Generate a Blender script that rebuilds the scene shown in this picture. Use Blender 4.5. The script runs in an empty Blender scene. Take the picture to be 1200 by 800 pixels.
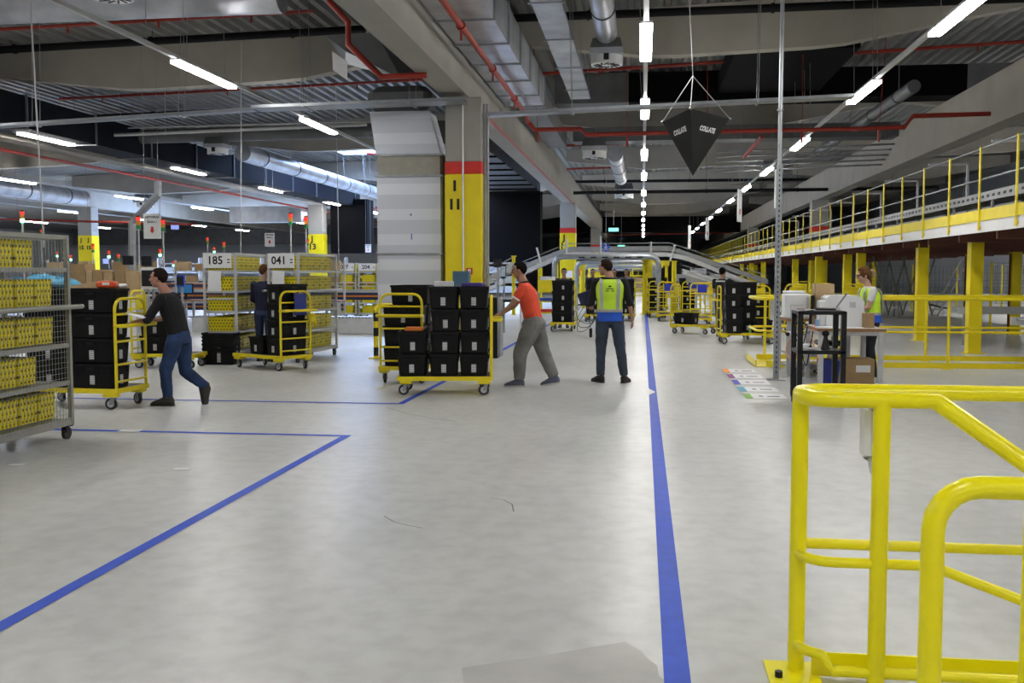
LAMP = 26; SKYL = 6; WORLD = .06; EXPO = 1.45
import bpy, bmesh, math, random
from mathutils import Vector, Matrix, Euler
random.seed(7)
PI = math.pi
S = bpy.context.scene
COL = S.collection
# ------------------------------------------------------------------ camera
F = 1167.0; CH = 1.6
PIT = math.atan(80/F); PSI = math.atan(153*math.cos(PIT)/F)
cd = bpy.data.cameras.new('camera'); cam = bpy.data.objects.new('camera', cd); COL.objects.link(cam)
cam.location = (0, 0, CH); cam.rotation_euler = (PI/2-PIT, 0, PSI)
cd.lens = 36*F/1200; cd.sensor_width = 36; cd.clip_start = .05; cd.clip_end = 400
S.camera = cam
fw = Vector((-math.sin(PSI)*math.cos(PIT), math.cos(PSI)*math.cos(PIT), -math.sin(PIT)))
rt = Vector((math.cos(PSI), math.sin(PSI), 0)); upv = rt.cross(fw)
def ray(px, py): return fw + rt*((px-600)/F) + upv*((400-py)/F)
def G(px, py, z=0):
    r = ray(px, py); t = (z-CH)/r.z; return Vector((r.x*t, r.y*t, z))
def AY(px, py, Y):
    r = ray(px, py); t = Y/r.y; return Vector((r.x*t, Y, CH+r.z*t))
def AX(px, py, X):
    r = ray(px, py); t = X/r.x; return Vector((X, r.y*t, CH+r.z*t))
def inframe(x, y, z):
    d = Vector((x, y, z-CH)); w = d.dot(fw)
    return w > .1 and 0 <= 600+F*d.dot(rt)/w <= 1200 and 0 <= 400-F*d.dot(upv)/w <= 800
# ------------------------------------------------------------------ materials
MC = {}
def mat(name, col, rough=.5, metal=0, var=.08, scale=6, bump=0, emit=None, es=0, spec=.5, coat=0):
    if name in MC: return MC[name]
    m = bpy.data.materials.new(name); m.use_nodes = True
    nt = m.node_tree; N = nt.nodes; L = nt.links; b = N['Principled BSDF']
    b.inputs['Roughness'].default_value = rough; b.inputs['Metallic'].default_value = metal
    b.inputs['Specular IOR Level'].default_value = spec; b.inputs['Coat Weight'].default_value = coat
    tc = N.new('ShaderNodeTexCoord'); nz = N.new('ShaderNodeTexNoise'); nz.inputs['Scale'].default_value = scale
    nz.inputs['Detail'].default_value = 4
    L.new(tc.outputs['Object'], nz.inputs['Vector'])
    r = N.new('ShaderNodeValToRGB')
    r.color_ramp.elements[0].position = .3; r.color_ramp.elements[1].position = .7
    r.color_ramp.elements[0].color = tuple(min(1, c*(1-var)) for c in col)+(1,)
    r.color_ramp.elements[1].color = tuple(min(1, c*(1+var)) for c in col)+(1,)
    L.new(nz.outputs['Fac'], r.inputs['Fac']); L.new(r.outputs['Color'], b.inputs['Base Color'])
    if bump:
        bp = N.new('ShaderNodeBump'); bp.inputs['Strength'].default_value = bump; bp.inputs['Distance'].default_value = .02
        L.new(nz.outputs['Fac'], bp.inputs['Height']); L.new(bp.outputs['Normal'], b.inputs['Normal'])
    if emit:
        b.inputs['Emission Color'].default_value = emit+(1,); b.inputs['Emission Strength'].default_value = es
    MC[name] = m; return m
def lin(r, g, b):
    f = lambda c: (c/255/12.92 if c <= 10 else ((c/255+.055)/1.055)**2.4)
    return (f(r), f(g), f(b))
yel = mat('yellow_paint', (.76, .62, .01), .38, 0, .05, 4, spec=.4)
yelN = mat('glossy_yellow_paint', (.90, .80, .002), .28, 0, .015, 1, spec=.45)
blk = mat('black_tote_plastic', (.0035, .0035, .004), .5, 0, .15, 9, spec=.22)
blkm = mat('black_metal', (.008, .008, .009), .42, spec=.3)
rub = mat('rubber', (.02, .02, .02), .6)
steel = mat('galvanised_steel', (.33, .35, .37), .42, .75, .12, 5)
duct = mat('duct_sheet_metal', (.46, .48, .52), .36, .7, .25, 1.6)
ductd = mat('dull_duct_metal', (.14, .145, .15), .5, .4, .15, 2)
alu = mat('aluminium_frame', (.55, .56, .56), .4, .35, .05, 5)
conc = mat('precast_concrete', (.33, .32, .29), .8, 0, .07, 1.3, .1)
concg = mat('girder_concrete', (.40, .375, .325), .85, 0, .08, 1.3, .1)
white = mat('white_plastic', (.74, .75, .76), .45, 0, .03)
whitep = mat('white_paper', (.82, .83, .84), .7, 0, .02)
redp = mat('red_sprinkler_paint', (.30, .022, .01), .45, 0, .1, 4)
redb = mat('red_band_paint', (.6, .03, .02), .6)
navy = mat('navy_insulation', (.005, .006, .011), .8, spec=.15)
blackd = mat('black_duct_foam', (.003, .003, .0035), .9, spec=.1)
pipeb = mat('black_pipe_insulation', (.006, .006, .007), .6, spec=.2)
card = mat('cardboard', (.36, .24, .12), .85, 0, .1, 8)
cardl = mat('light_cardboard', (.5, .36, .2), .85, 0, .08, 8)
bluem = mat('blue_plastic', (.02, .06, .45), .45)
blued = mat('dark_blue_plastic', (.01, .025, .22), .45)
orange = mat('orange_plastic', (.75, .2, .02), .5)
grey = mat('grey_paint', (.28, .29, .3), .5)
lgrey = mat('light_grey_paint', (.5, .51, .52), .5)
txtk = mat('black_print', (.01, .01, .01), .6)
txtw = mat('white_print', (.8, .8, .8), .6)
wood = mat('brown_laminate_edge', (.3, .14, .05), .5, 0, .15, 12)
lampm = mat('lamp_diffuser', (.9, .9, .9), .5, emit=(1, .98, .95), es=LAMP)
wallm = mat('white_wall_panel', (.62, .65, .70), .7, 0, .04, .5)
tapeb = mat('blue_floor_tape', (.024, .085, .58), .5, 0, .10, 8, spec=.25)
tapey = mat('yellow_floor_tape', (.62, .58, .2), .5)
def floor_mat():
    m = bpy.data.materials.new('polished_concrete'); m.use_nodes = True
    nt = m.node_tree; N = nt.nodes; L = nt.links; b = N['Principled BSDF']
    tc = N.new('ShaderNodeTexCoord')
    n1 = N.new('ShaderNodeTexNoise'); n1.inputs['Scale'].default_value = .55; n1.inputs['Detail'].default_value = 7; n1.inputs['Roughness'].default_value = .62
    n2 = N.new('ShaderNodeTexNoise'); n2.inputs['Scale'].default_value = 7; n2.inputs['Detail'].default_value = 6
    mp = N.new('ShaderNodeMapping'); mp.inputs['Scale'].default_value = (1, .45, 1)
    L.new(tc.outputs['Object'], mp.inputs['Vector']); L.new(mp.outputs['Vector'], n1.inputs['Vector']); L.new(tc.outputs['Object'], n2.inputs['Vector'])
    r1 = N.new('ShaderNodeValToRGB'); e = r1.color_ramp.elements
    e[0].position = .32; e[0].color = (.47, .475, .465, 1); e[1].position = .68; e[1].color = (.66, .665, .65, 1)
    r2 = N.new('ShaderNodeValToRGB'); e = r2.color_ramp.elements
    e[0].position = .3; e[0].color = (.86, .86, .86, 1); e[1].position = .6; e[1].color = (1, 1, 1, 1)
    mx = N.new('ShaderNodeMix'); mx.data_type = 'RGBA'; mx.blend_type = 'MULTIPLY'; mx.inputs[0].default_value = 1
    L.new(n1.outputs['Fac'], r1.inputs['Fac']); L.new(n2.outputs['Fac'], r2.inputs['Fac'])
    L.new(r1.outputs['Color'], mx.inputs[6]); L.new(r2.outputs['Color'], mx.inputs[7])
    L.new(mx.outputs[2], b.inputs['Base Color'])
    mr = N.new('ShaderNodeMapRange'); mr.inputs[3].default_value = .285; mr.inputs[4].default_value = .38
    L.new(n1.outputs['Fac'], mr.inputs[0]); L.new(mr.outputs[0], b.inputs['Roughness'])
    b.inputs['Specular IOR Level'].default_value = .34
    bp = N.new('ShaderNodeBump'); bp.inputs['Strength'].default_value = .12; bp.inputs['Distance'].default_value = .004
    n3 = N.new('ShaderNodeTexNoise'); n3.inputs['Scale'].default_value = 3.5; n3.inputs['Detail'].default_value = 2
    L.new(tc.outputs['Object'], n3.inputs['Vector'])
    L.new(n3.outputs['Fac'], bp.inputs['Height']); L.new(bp.outputs['Normal'], b.inputs['Normal'])
    return m
def holes_mat(name, col, hole, sx, dot=.27, see=True):
    """plastic with rows of square holes in object space (u = x+y, v = z)"""
    m = bpy.data.materials.new(name); m.use_nodes = True
    nt = m.node_tree; N = nt.nodes; L = nt.links; b = N['Principled BSDF']
    b.inputs['Roughness'].default_value = .42; b.inputs['Specular IOR Level'].default_value = .35
    tc = N.new('ShaderNodeTexCoord'); sp = N.new('ShaderNodeSeparateXYZ'); L.new(tc.outputs['Object'], sp.inputs[0])
    def M(op, a, bb=None):
        n = N.new('ShaderNodeMath'); n.operation = op
        for i, v in enumerate((a, bb)):
            if v is None: continue
            if isinstance(v, (int, float)): n.inputs[i].default_value = v
            else: L.new(v, n.inputs[i])
        return n.outputs[0]
    u = M('ADD', sp.outputs[0], sp.outputs[1]); v = sp.outputs[2]
    us = M('DIVIDE', u, sx); vs = M('DIVIDE', v, sx)
    row = M('FLOOR', vs); off = M('MULTIPLY', M('MODULO', row, 2), .5)
    fu = M('ABSOLUTE', M('SUBTRACT', M('FRACT', M('ADD', us, off)), .5)); fv = M('ABSOLUTE', M('SUBTRACT', M('FRACT', vs), .5))
    h = M('LESS_THAN', M('MAXIMUM', fu, fv), dot)
    mx = N.new('ShaderNodeMix'); mx.data_type = 'RGBA'; L.new(h, mx.inputs[0])
    mx.inputs[6].default_value = col+(1,); mx.inputs[7].default_value = hole+(1,)
    L.new(mx.outputs[2], b.inputs['Base Color'])
    return m
binm = holes_mat('perforated_yellow_plastic', (.78, .66, .01), (.16, .12, .01), .055, .22)
def stripes_mat(name, a, c, sc, axis='Z'):
    m = bpy.data.materials.new(name); m.use_nodes = True
    nt = m.node_tree; N = nt.nodes; L = nt.links; b = N['Principled BSDF']; b.inputs['Roughness'].default_value = .7
    tc = N.new('ShaderNodeTexCoord'); w = N.new('ShaderNodeTexWave'); w.bands_direction = axis; w.inputs['Scale'].default_value = sc
    w.inputs['Distortion'].default_value = .0
    L.new(tc.outputs['Object'], w.inputs['Vector']); r = N.new('ShaderNodeValToRGB'); r.color_ramp.interpolation = 'CONSTANT'
    r.color_ramp.elements[0].color = a+(1,); r.color_ramp.elements[1].position = .6; r.color_ramp.elements[1].color = c+(1,)
    L.new(w.outputs['Fac'], r.inputs['Fac']); L.new(r.outputs['Color'], b.inputs['Base Color']); return m
barc = stripes_mat('barcode_print', (.7, .7, .7), (.15, .15, .15), 18, 'Z')
ductr = stripes_mat('banded_duct_sheet', (.56, .59, .66), (.68, .71, .78), .62, 'Z'); ductr.node_tree.nodes['Principled BSDF'].inputs['Metallic'].default_value = .35; ductr.node_tree.nodes['Principled BSDF'].inputs['Roughness'].default_value = .45
hazard = stripes_mat('black_yellow_bands', (.76, .62, .01), (.015, .015, .015), .95, 'Z')
# ------------------------------------------------------------------ mesh builder
class MB:
    def __init__(s): s.v = []; s.f = []
    def add(s, vs, fs):
        o = len(s.v); s.v += [tuple(v) for v in vs]; s.f += [tuple(i+o for i in f) for f in fs]; return s
    def box(s, c, d, rot=None):
        x, y, z = d[0]/2, d[1]/2, d[2]/2
        vs = [Vector(p) for p in ((-x,-y,-z),(x,-y,-z),(x,y,-z),(-x,y,-z),(-x,-y,z),(x,-y,z),(x,y,z),(-x,y,z))]
        if rot is not None:
            R = Euler(rot).to_matrix() if not isinstance(rot, Matrix) else rot
            vs = [R @ v for v in vs]
        c = Vector(c)
        return s.add([v+c for v in vs], [(0,3,2,1),(4,5,6,7),(0,1,5,4),(1,2,6,5),(2,3,7,6),(3,0,4,7)])
    def b2(s, lo, hi): return s.box([(a+b)/2 for a, b in zip(lo, hi)], [abs(b-a) for a, b in zip(lo, hi)])
    def bbox(s, c, d, r=.01):
        """box with chamfered edges"""
        x, y, z = d[0]/2, d[1]/2, d[2]/2; r = min(r, x*.9, y*.9, z*.9); rings = []
        for zz, k in ((-z, r), (-z+r, 0), (z-r, 0), (z, r)):
            a, b = x-k, y-k
            rings.append([Vector(c)+Vector(p) for p in ((-a+r,-b,zz),(a-r,-b,zz),(a,-b+r,zz),(a,b-r,zz),(a-r,b,zz),(-a+r,b,zz),(-a,b-r,zz),(-a,-b+r,zz))])
        return s.loft(rings)
    def loft(s, rings, cap=True):
        n = len(rings[0]); vs = [p for r in rings for p in r]; fs = []
        for k in range(len(rings)-1):
            for i in range(n):
                j = (i+1) % n; fs.append((k*n+i, k*n+j, (k+1)*n+j, (k+1)*n+i))
        if cap: fs.append(tuple(range(n))[::-1]); fs.append(tuple((len(rings)-1)*n+i for i in range(n)))
        return s.add(vs, fs)
    def tube(s, pts, r, seg=8, r2=None, closed=False):
        pts = [Vector(p) for p in pts]; n = len(pts); rings = []
        T = []
        for i in range(n):
            if closed: t = (pts[(i+1) % n]-pts[i-1])
            else: t = pts[min(i+1, n-1)]-pts[max(i-1, 0)]
            T.append(t.normalized())
        a = Vector((0, 0, 1)) if abs(T[0].z) < .9 else Vector((1, 0, 0))
        u = T[0].cross(a).normalized()
        for i in range(n):
            u = (u - T[i]*u.dot(T[i]))
            u = u.normalized() if u.length > 1e-6 else T[i].orthogonal().normalized()
            w = T[i].cross(u); k = 1.0
            if 0 < i < n-1:
                c = (pts[i]-pts[i-1]).normalized().dot((pts[i+1]-pts[i]).normalized()); k = 1/max(.7, math.sqrt((1+c)/2)) if c < .99 else 1
            rr = r if r2 is None else r+(r2-r)*i/(n-1)
            rings.append([pts[i]+(u*math.cos(2*PI*j/seg)+w*math.sin(2*PI*j/seg))*rr*k for j in range(seg)])
        if closed:
            rings.append(rings[0]); return s.loft(rings, False)
        return s.loft(rings)
    def cyl(s, a, b, r, seg=16, r2=None): return s.tube([a, b], r, seg, r2)
    def prism(s, prof, axis, a, b):
        """profile of 2D points in the plane normal to axis, extruded a..b"""
        def P(p, t): return {'x': (t, p[0], p[1]), 'y': (p[0], t, p[1]), 'z': (p[0], p[1], t)}[axis]
        return s.loft([[Vector(P(p, a)) for p in prof], [Vector(P(p, b)) for p in prof]])
    def ell(s, c, r, n=12, m=8, R=None, fn=None):
        c = Vector(c); vs = []; fs = []
        for i in range(m+1):
            th = PI*i/m
            for j in range(n):
                d = Vector((math.sin(th)*math.cos(2*PI*j/n), math.sin(th)*math.sin(2*PI*j/n), math.cos(th)))
                k = fn(d) if fn else 1
                p = Vector((d.x*r[0]*k, d.y*r[1]*k, d.z*r[2]*k))
                if R is not None: p = R @ p
                vs.append(c+p)
        for i in range(m):
            for j in range(n):
                q = (j+1) % n; fs.append((i*n+j, (i+1)*n+j, (i+1)*n+q, i*n+q))
        return s.add(vs, fs)
    def mesh(s, name):
        me = bpy.data.meshes.new(name); me.from_pydata(s.v, [], s.f); me.validate(); 
        bm = bmesh.new(); bm.from_mesh(me); bmesh.ops.remove_doubles(bm, verts=bm.verts, dist=1e-5)
        bmesh.ops.recalc_face_normals(bm, faces=bm.faces); bm.to_mesh(me); bm.free(); return me
    def build(s, name, m, parent=None, smooth=None, loc=None, rz=0, **tags):
        me = s.mesh(name)
        if smooth is not None:
            me.polygons.foreach_set('use_smooth', [True]*len(me.polygons))
            try: me.set_sharp_from_angle(angle=math.radians(smooth))
            except Exception: pass
        o = bpy.data.objects.new(name, me); COL.objects.link(o); me.materials.append(m)
        if parent: o.parent = parent
        if loc is not None: o.location = loc
        o.rotation_euler.z = rz
        tag(o, **tags); return o
def tag(o, label=None, cat=None, group=None, kind=None):
    if label: o['label'] = label
    if cat: o['category'] = cat
    if group: o['group'] = group
    if kind: o['kind'] = kind
    return o
def thing(name, label, cat, loc=(0, 0, 0), rz=0, group=None):
    o = bpy.data.objects.new(name, None); COL.objects.link(o); o.empty_display_size = .1
    o.location = loc; o.rotation_euler.z = rz; return tag(o, label, cat, group)
KIDS = {}
def kids(o): return [c for c in bpy.data.objects if c.parent == o]
def dup(root, loc, rz=0, label=None, group=None, cat=None, parent=None):
    c = root.copy(); COL.objects.link(c); c.parent = parent
    if parent is None:
        c.location = loc; c.rotation_euler.z = rz; tag(c, label, cat, group)
    k = KIDS.get(root.name)
    if k is None: k = kids(root); KIDS[root.name] = k
    for ch in k: dup(ch, None, parent=c)
    return c
def struct(name, mb, m, smooth=None): return mb.build(name, m, None, smooth, kind='structure')
def arc(c, r, a0, a1, n, f):  # f maps (u,v) -> point
    return [f(c[0]+r*math.cos(a0+(a1-a0)*i/n), c[1]+r*math.sin(a0+(a1-a0)*i/n)) for i in range(n+1)]
def textobj(s, size, m, parent, loc, rot, name='lettering', ext=.003, align='CENTER', sx=1, bold=0, shear=0):
    cu = bpy.data.curves.new(name, 'FONT'); cu.body = s; cu.size = size; cu.extrude = ext; cu.offset = bold; cu.shear = shear
    cu.align_x = align; cu.align_y = 'CENTER'; cu.resolution_u = 2
    t = bpy.data.objects.new('tmp', cu); COL.objects.link(t)
    bpy.context.view_layer.update()
    me = bpy.data.meshes.new_from_object(t.evaluated_get(bpy.context.evaluated_depsgraph_get()))
    bpy.data.objects.remove(t); me.materials.clear(); me.materials.append(m); me.name = name
    o = bpy.data.objects.new(name, me); COL.objects.link(o)
    o.location = loc; o.rotation_euler = rot; o.scale.x = sx
    if parent: o.parent = parent
    return o
ORD = ['lowest', 'second', 'third', 'fourth', 'fifth', 'sixth', 'seventh', 'eighth', 'ninth', 'tenth', 'eleventh', 'twelfth', 'thirteenth', 'fourteenth', 'fifteenth', 'sixteenth', 'seventeenth', 'eighteenth', 'nineteenth', 'twentieth']
NTH = ['first'] + ORD[1:]
def bake(obs_mb, voxel, m, name, parent, smooth_it=3, disp=0):
    """union of closed shells into one continuous skin"""
    me = obs_mb.mesh('tmp'); t = bpy.data.objects.new('tmp', me); COL.objects.link(t)
    r = t.modifiers.new('r', 'REMESH'); r.mode = 'VOXEL'; r.voxel_size = voxel
    sm = t.modifiers.new('s', 'SMOOTH'); sm.factor = .5; sm.iterations = smooth_it
    if disp:
        tx = bpy.data.textures.new('folds', 'CLOUDS'); tx.noise_scale = .11
        d = t.modifiers.new('d', 'DISPLACE'); d.texture = tx; d.strength = disp; d.mid_level = .5; d.texture_coords = 'LOCAL'
    bpy.context.view_layer.update()
    me2 = bpy.data.meshes.new_from_object(t.evaluated_get(bpy.context.evaluated_depsgraph_get()))
    bpy.data.objects.remove(t)
    me2.polygons.foreach_set('use_smooth', [True]*len(me2.polygons)); me2.materials.clear(); me2.materials.append(m); me2.name = name
    o = bpy.data.objects.new(name, me2); COL.objects.link(o); o.parent = parent; return o
# ------------------------------------------------------------------ building shell
def ZR(X): return 7.45+.036*X
def flat(x, y):
    """nearest low flat of the roof deck, to hang things from"""
    a = [c[0] for c in cols if c[0] <= x < c[1]] or [-6.6]; k = round((x-a[0]-.06)/.32); xx = a[0]+.06+.32*k
    z = ZR(xx)-.001
    if any(s[0] <= x <= s[1] and s[2]-.1 <= y <= s[3]+.1 for s in SKY): z += .7
    return Vector((xx, y, z))
fl = MB(); fl.box((0, 70, -.05), (110, 190, .1)); struct('floor', fl, floor_mat())
# worn patch of newer screed in the foreground
pt = MB(); pts = [G(541, 783), G(590, 775), G(640, 768), G(690, 759), G(733, 752), G(741, 757), G(752, 763), G(758, 771), G(770, 780), G(772, 792), G(783, 800), G(800, 830), G(560, 850), G(545, 812)]
pt.loft([[Vector((p.x, p.y, 0.0)) for p in pts], [Vector((p.x, p.y, .002)) for p in pts]])
patm = mat('screed_patch', (.42, .415, .40), .5, 0, .14, 3, .05)
struct('trim_1', pt, patm)
# trapezoidal roof deck, real ribs running along the hall
def deck(x0, x1, y0, y1):
    d = MB(); x = x0; prof = []
    while x < x1:
        for dx, dz in ((0, 0), (.12, 0), (.16, .12), (.28, .12)):
            prof.append((x+dx, ZR(x+dx)+dz))
        x += .32
    n = len(prof); vs = [(p[0], y0, p[1]) for p in prof]+[(p[0], y1, p[1]) for p in prof]
    d.add(vs, [(i, i+1, n+i+1, n+i) for i in range(n-1)]); return d
deckm = mat('roof_deck_steel', (.25, .25, .235), .5, .3, .08, 2)
SKY = [(-13.6, -6.6, 37.6, 44.6), (-13.6, -6.6, 49.6, 56.6), (-26, -19, 49.6, 56.6), (-38, -31, 49.6, 56.6)]
cols = [(-55, -38), (-38, -31), (-31, -26), (-26, -19), (-19, -13.6), (-13.6, -6.6), (-6.6, 22.4)]
ce = MB()
for a, b in cols:
    cuts = sorted([(s[2], s[3]) for s in SKY if abs(s[0]-a) < .01 and abs(s[1]-b) < .01]); y = -25
    for c0, c1 in cuts:
        m = deck(a, b, y, c0); ce.add(m.v, m.f); y = c1
    m = deck(a, b, y, 160); ce.add(m.v, m.f)
o = struct('ceiling', ce, deckm)
sm_ = mat('skylight_glass', (.8, .85, .95), .3, emit=(.42, .6, 1.0), es=SKYL)
for i, (a, b, c0, c1) in enumerate(SKY):
    z = ZR((a+b)/2)+.75
    k = MB()
    for lo, hi in (((a, c0, z-.85), (b, c0+.06, z)), ((a, c1-.06, z-.85), (b, c1, z)), ((a, c0, z-.85), (a+.06, c1, z)), ((b-.06, c0, z-.85), (b, c1, z))): k.b2(lo, hi)
    struct('trim_%d' % (i+2), k, wallm)
    g = MB().b2((a, c0, z), (b, c1, z+.05)); struct('window_%d' % (i+1), g, sm_)
w = MB().b2((-55, 158, 0), (30, 158.4, 9)); struct('wall_back', w, wallm)
w = MB().b2((-55.4, -25, 0), (-55, 160, 9)); struct('wall_left', w, wallm)
w = MB().b2((22, -25, 0), (22.4, 160, 9.5)); struct('wall_right', w, wallm)
w = MB().b2((-55, 92, 0), (-17, 92.3, 7.5)); struct('wall_partition', w, wallm)
# floor tape
def tape(name, pts, w, m, label):
    mb = MB(); P = [Vector((p[0], p[1], 0)) for p in pts]; L = []; R = []
    for i in range(len(P)):
        if i == 0: n = (P[1]-P[0]).normalized().cross(Vector((0, 0, 1)))
        elif i == len(P)-1: n = (P[-1]-P[-2]).normalized().cross(Vector((0, 0, 1)))
        else:
            a = (P[i]-P[i-1]).normalized(); b = (P[i+1]-P[i]).normalized(); n = (a.cross(Vector((0, 0, 1)))+b.cross(Vector((0, 0, 1)))).normalized()
            n /= max(.3, n.dot(a.cross(Vector((0, 0, 1)))))
        L.append(P[i]-n*w/2); R.append(P[i]+n*w/2)
    n = len(P); vs = [v+Vector((0, 0, .0035)) for v in L]+[v+Vector((0, 0, .0035)) for v in R]
    mb.add(vs, [(i, i+1, n+i+1, n+i) for i in range(n-1)])
    return mb.build(name, m, label=label, cat='floor tape')
# long aisle line, with the torn nick
mb = MB(); xs = .15; wv = .105
yn = G(765, 459).y
ys = [(1.5, 0), (yn-.38, 0), (yn-.3, .012), (yn-.12, .075), (yn, .085), (yn+.15, .05), (yn+.36, .004), (yn+.5, 0), (60, 0)]
n = len(ys)
mb.add([(xs-wv/2+d, y, .0035) for y, d in ys]+[(xs+wv/2, y, .0035) for y, d in ys], [(i, i+1, n+i+1, n+i) for i in range(n-1)])
mb.build('floor_tape_line', tapeb, label='long straight blue tape line down the main aisle with a torn nick', cat='floor tape')
tape('floor_tape_line', [(-2.87, 1.2), (-2.88, 9.43), (-13, 9.43)], .085, tapeb, 'blue tape corner on the open floor in front of the trolleys')
tape('floor_tape_line', [(-13, 11.82), (-2.93, 11.86), (-2.88, 16), (-2.88, 42)], .085, tapeb, 'blue tape line running under the loaded cart and back along the pillars')
tape('floor_tape_line', [tuple(G(441, 456)[:2]), tuple(G(497, 440)[:2])], .05, tapey, 'faded yellow tape strip on the floor under the central cart')
tape('floor_tape_line', [(-6.6, 19.6), (-3.4, 20.4)], .05, tapey, 'faded yellow tape strip behind the black and yellow bollards')
# floor scuffs are in the concrete itself; small papers lie on it
for (px, py, w_, d_, lb) in ((213, 550, .13, .09, 'small white paper scrap on the floor inside the blue tape corner'),
                             (20, 545, .13, .09, 'small white paper scrap on the floor below the big roll cage'),
                             (153, 505, .22, .14, 'white paper scrap lying on the blue tape behind the roll cage')):
    p = G(px, py); MB().box((0, 0, .006), (w_, d_, .002)).build('paper_scrap', whitep, label=lb, cat='paper', loc=(p.x, p.y, 0), rz=.1)
for i, P_ in enumerate((((452, 477), (475, 484), (505, 490), (535, 494)), ((450, 605), (462, 612), (478, 616), (495, 619)), ((575, 584), (590, 586), (600, 591), (602, 600)))):
    o = tape('scuff_mark', [tuple(G(*q)[:2]) for q in P_], .008, mat('scuff_black', (.12, .12, .12), .6), 'thin dark tyre scuff on the floor, %s' % ['below the loaded red shirt cart', 'in the middle foreground', 'right one in the middle foreground'][i]); o['category'] = 'scuff mark'
# five coloured placards on the floor
PY = [(432.4, 437.2, 845, 878), (438.6, 443.6, 851, 887), (445.2, 451.2, 857, 895), (453.5, 459.3, 865, 904), (461.7, 467.7, 873, 916)]
cl = [((860, 434.5), lin(240, 150, 60), 'orange'), ((868, 441), lin(140, 60, 130), 'purple'), ((877, 448), lin(90, 80, 190), 'violet blue'), ((885, 456), lin(90, 170, 200), 'light blue'), ((895, 465), lin(140, 200, 90), 'green')]
for i, (p, c, nm) in enumerate(cl):
    fa, fb = G(PY[i][3], PY[i][0]), G(PY[i][2], PY[i][1]); dY = abs(fa.y-fb.y); q = (fa+fb)/2; r = thing('floor_placard', 'white floor placard with a %s end stripe stuck to the concrete' % nm, 'floor sign', (1.60, q.y, 0), 0, 'coloured placards on the floor')
    MB().box((0, 0, .004), (.50, dY*.82, .003)).build('placard_sheet', whitep, r)
    MB().box((-.225, 0, .0065), (.09, dY*.82-.004, .002)).build('colour_stripe', mat('placard_'+nm.replace(' ', '_'), c, .6), r)
    MB().box((-.06, .01, .006), (.05, .12, .0012)).build('printed_square', mat('print_grey', (.25, .18, .25), .6), r)
    MB().box((.10, 0, .006), (.16, .09, .0012)).build('printed_line', mat('print_grey', (.25, .18, .25), .6), r)
# ------------------------------------------------------------------ precast frame
Ybeams = [-28.5, -16.2, -3.61, 8.2, 20.4]
for i, X in enumerate(Ybeams):
    if i == 4: continue
    b = MB(); zt = 6.15
    b.b2((X-.25, -20, 5.0), (X+.25, 150, zt))
    b.build('concrete_beam', conc if i == 2 else concg, label=['long concrete beam over the far left pillars', 'long concrete beam over the pillar numbered J 13', 'long concrete beam resting on the pillars numbered I 11 and J 11', 'long concrete beam above the yellow walkway'][i], cat='beam', group='concrete beams along the hall')
gy = [22.6, 34.8, 46.8, 58.8, 70.8, 82.8, 94.8, 106.8, 118.8]
bays = [(-28.5, -16.2), (-16.2, -3.82), (-3.82, 8.2), (8.2, 20.4)]
bn = ['far left', 'left', 'central aisle', 'right']
for k, Y in enumerate(gy):
    for j, (a, b) in enumerate(bays):
        if k > 5 and j in (0, 3): continue
        a2, b2 = a+.27, b-.27; mid = (a+b)/2; h = (b-a)/2; top = []; bot = []
        for i in range(17):
            x = a2+(b2-a2)*i/16; t = min(1, max(0, (abs((x-mid)/h)-.32)/.62)); d = 1.08-.55*t
            bot.append((x, ZR(x)-d)); top.append((x, ZR(x)-.02))
        MB().prism(bot+top[::-1], 'y', Y, Y+.35).build('roof_girder', concg, cat='beam', group='haunched concrete roof girders',
            label='tapered concrete roof girder across the %s bay, %s from the camera' % (bn[j], NTH[k]))
coln = {(-3.5, 19.75): ('I', '11'), (-3.6, 48.6): ('J', '11'), (-3.6, 77): ('K', '11'), (-16.2, 48.6): ('J', '13'), (-28.5, 48.6): ('J', '15')}
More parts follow.
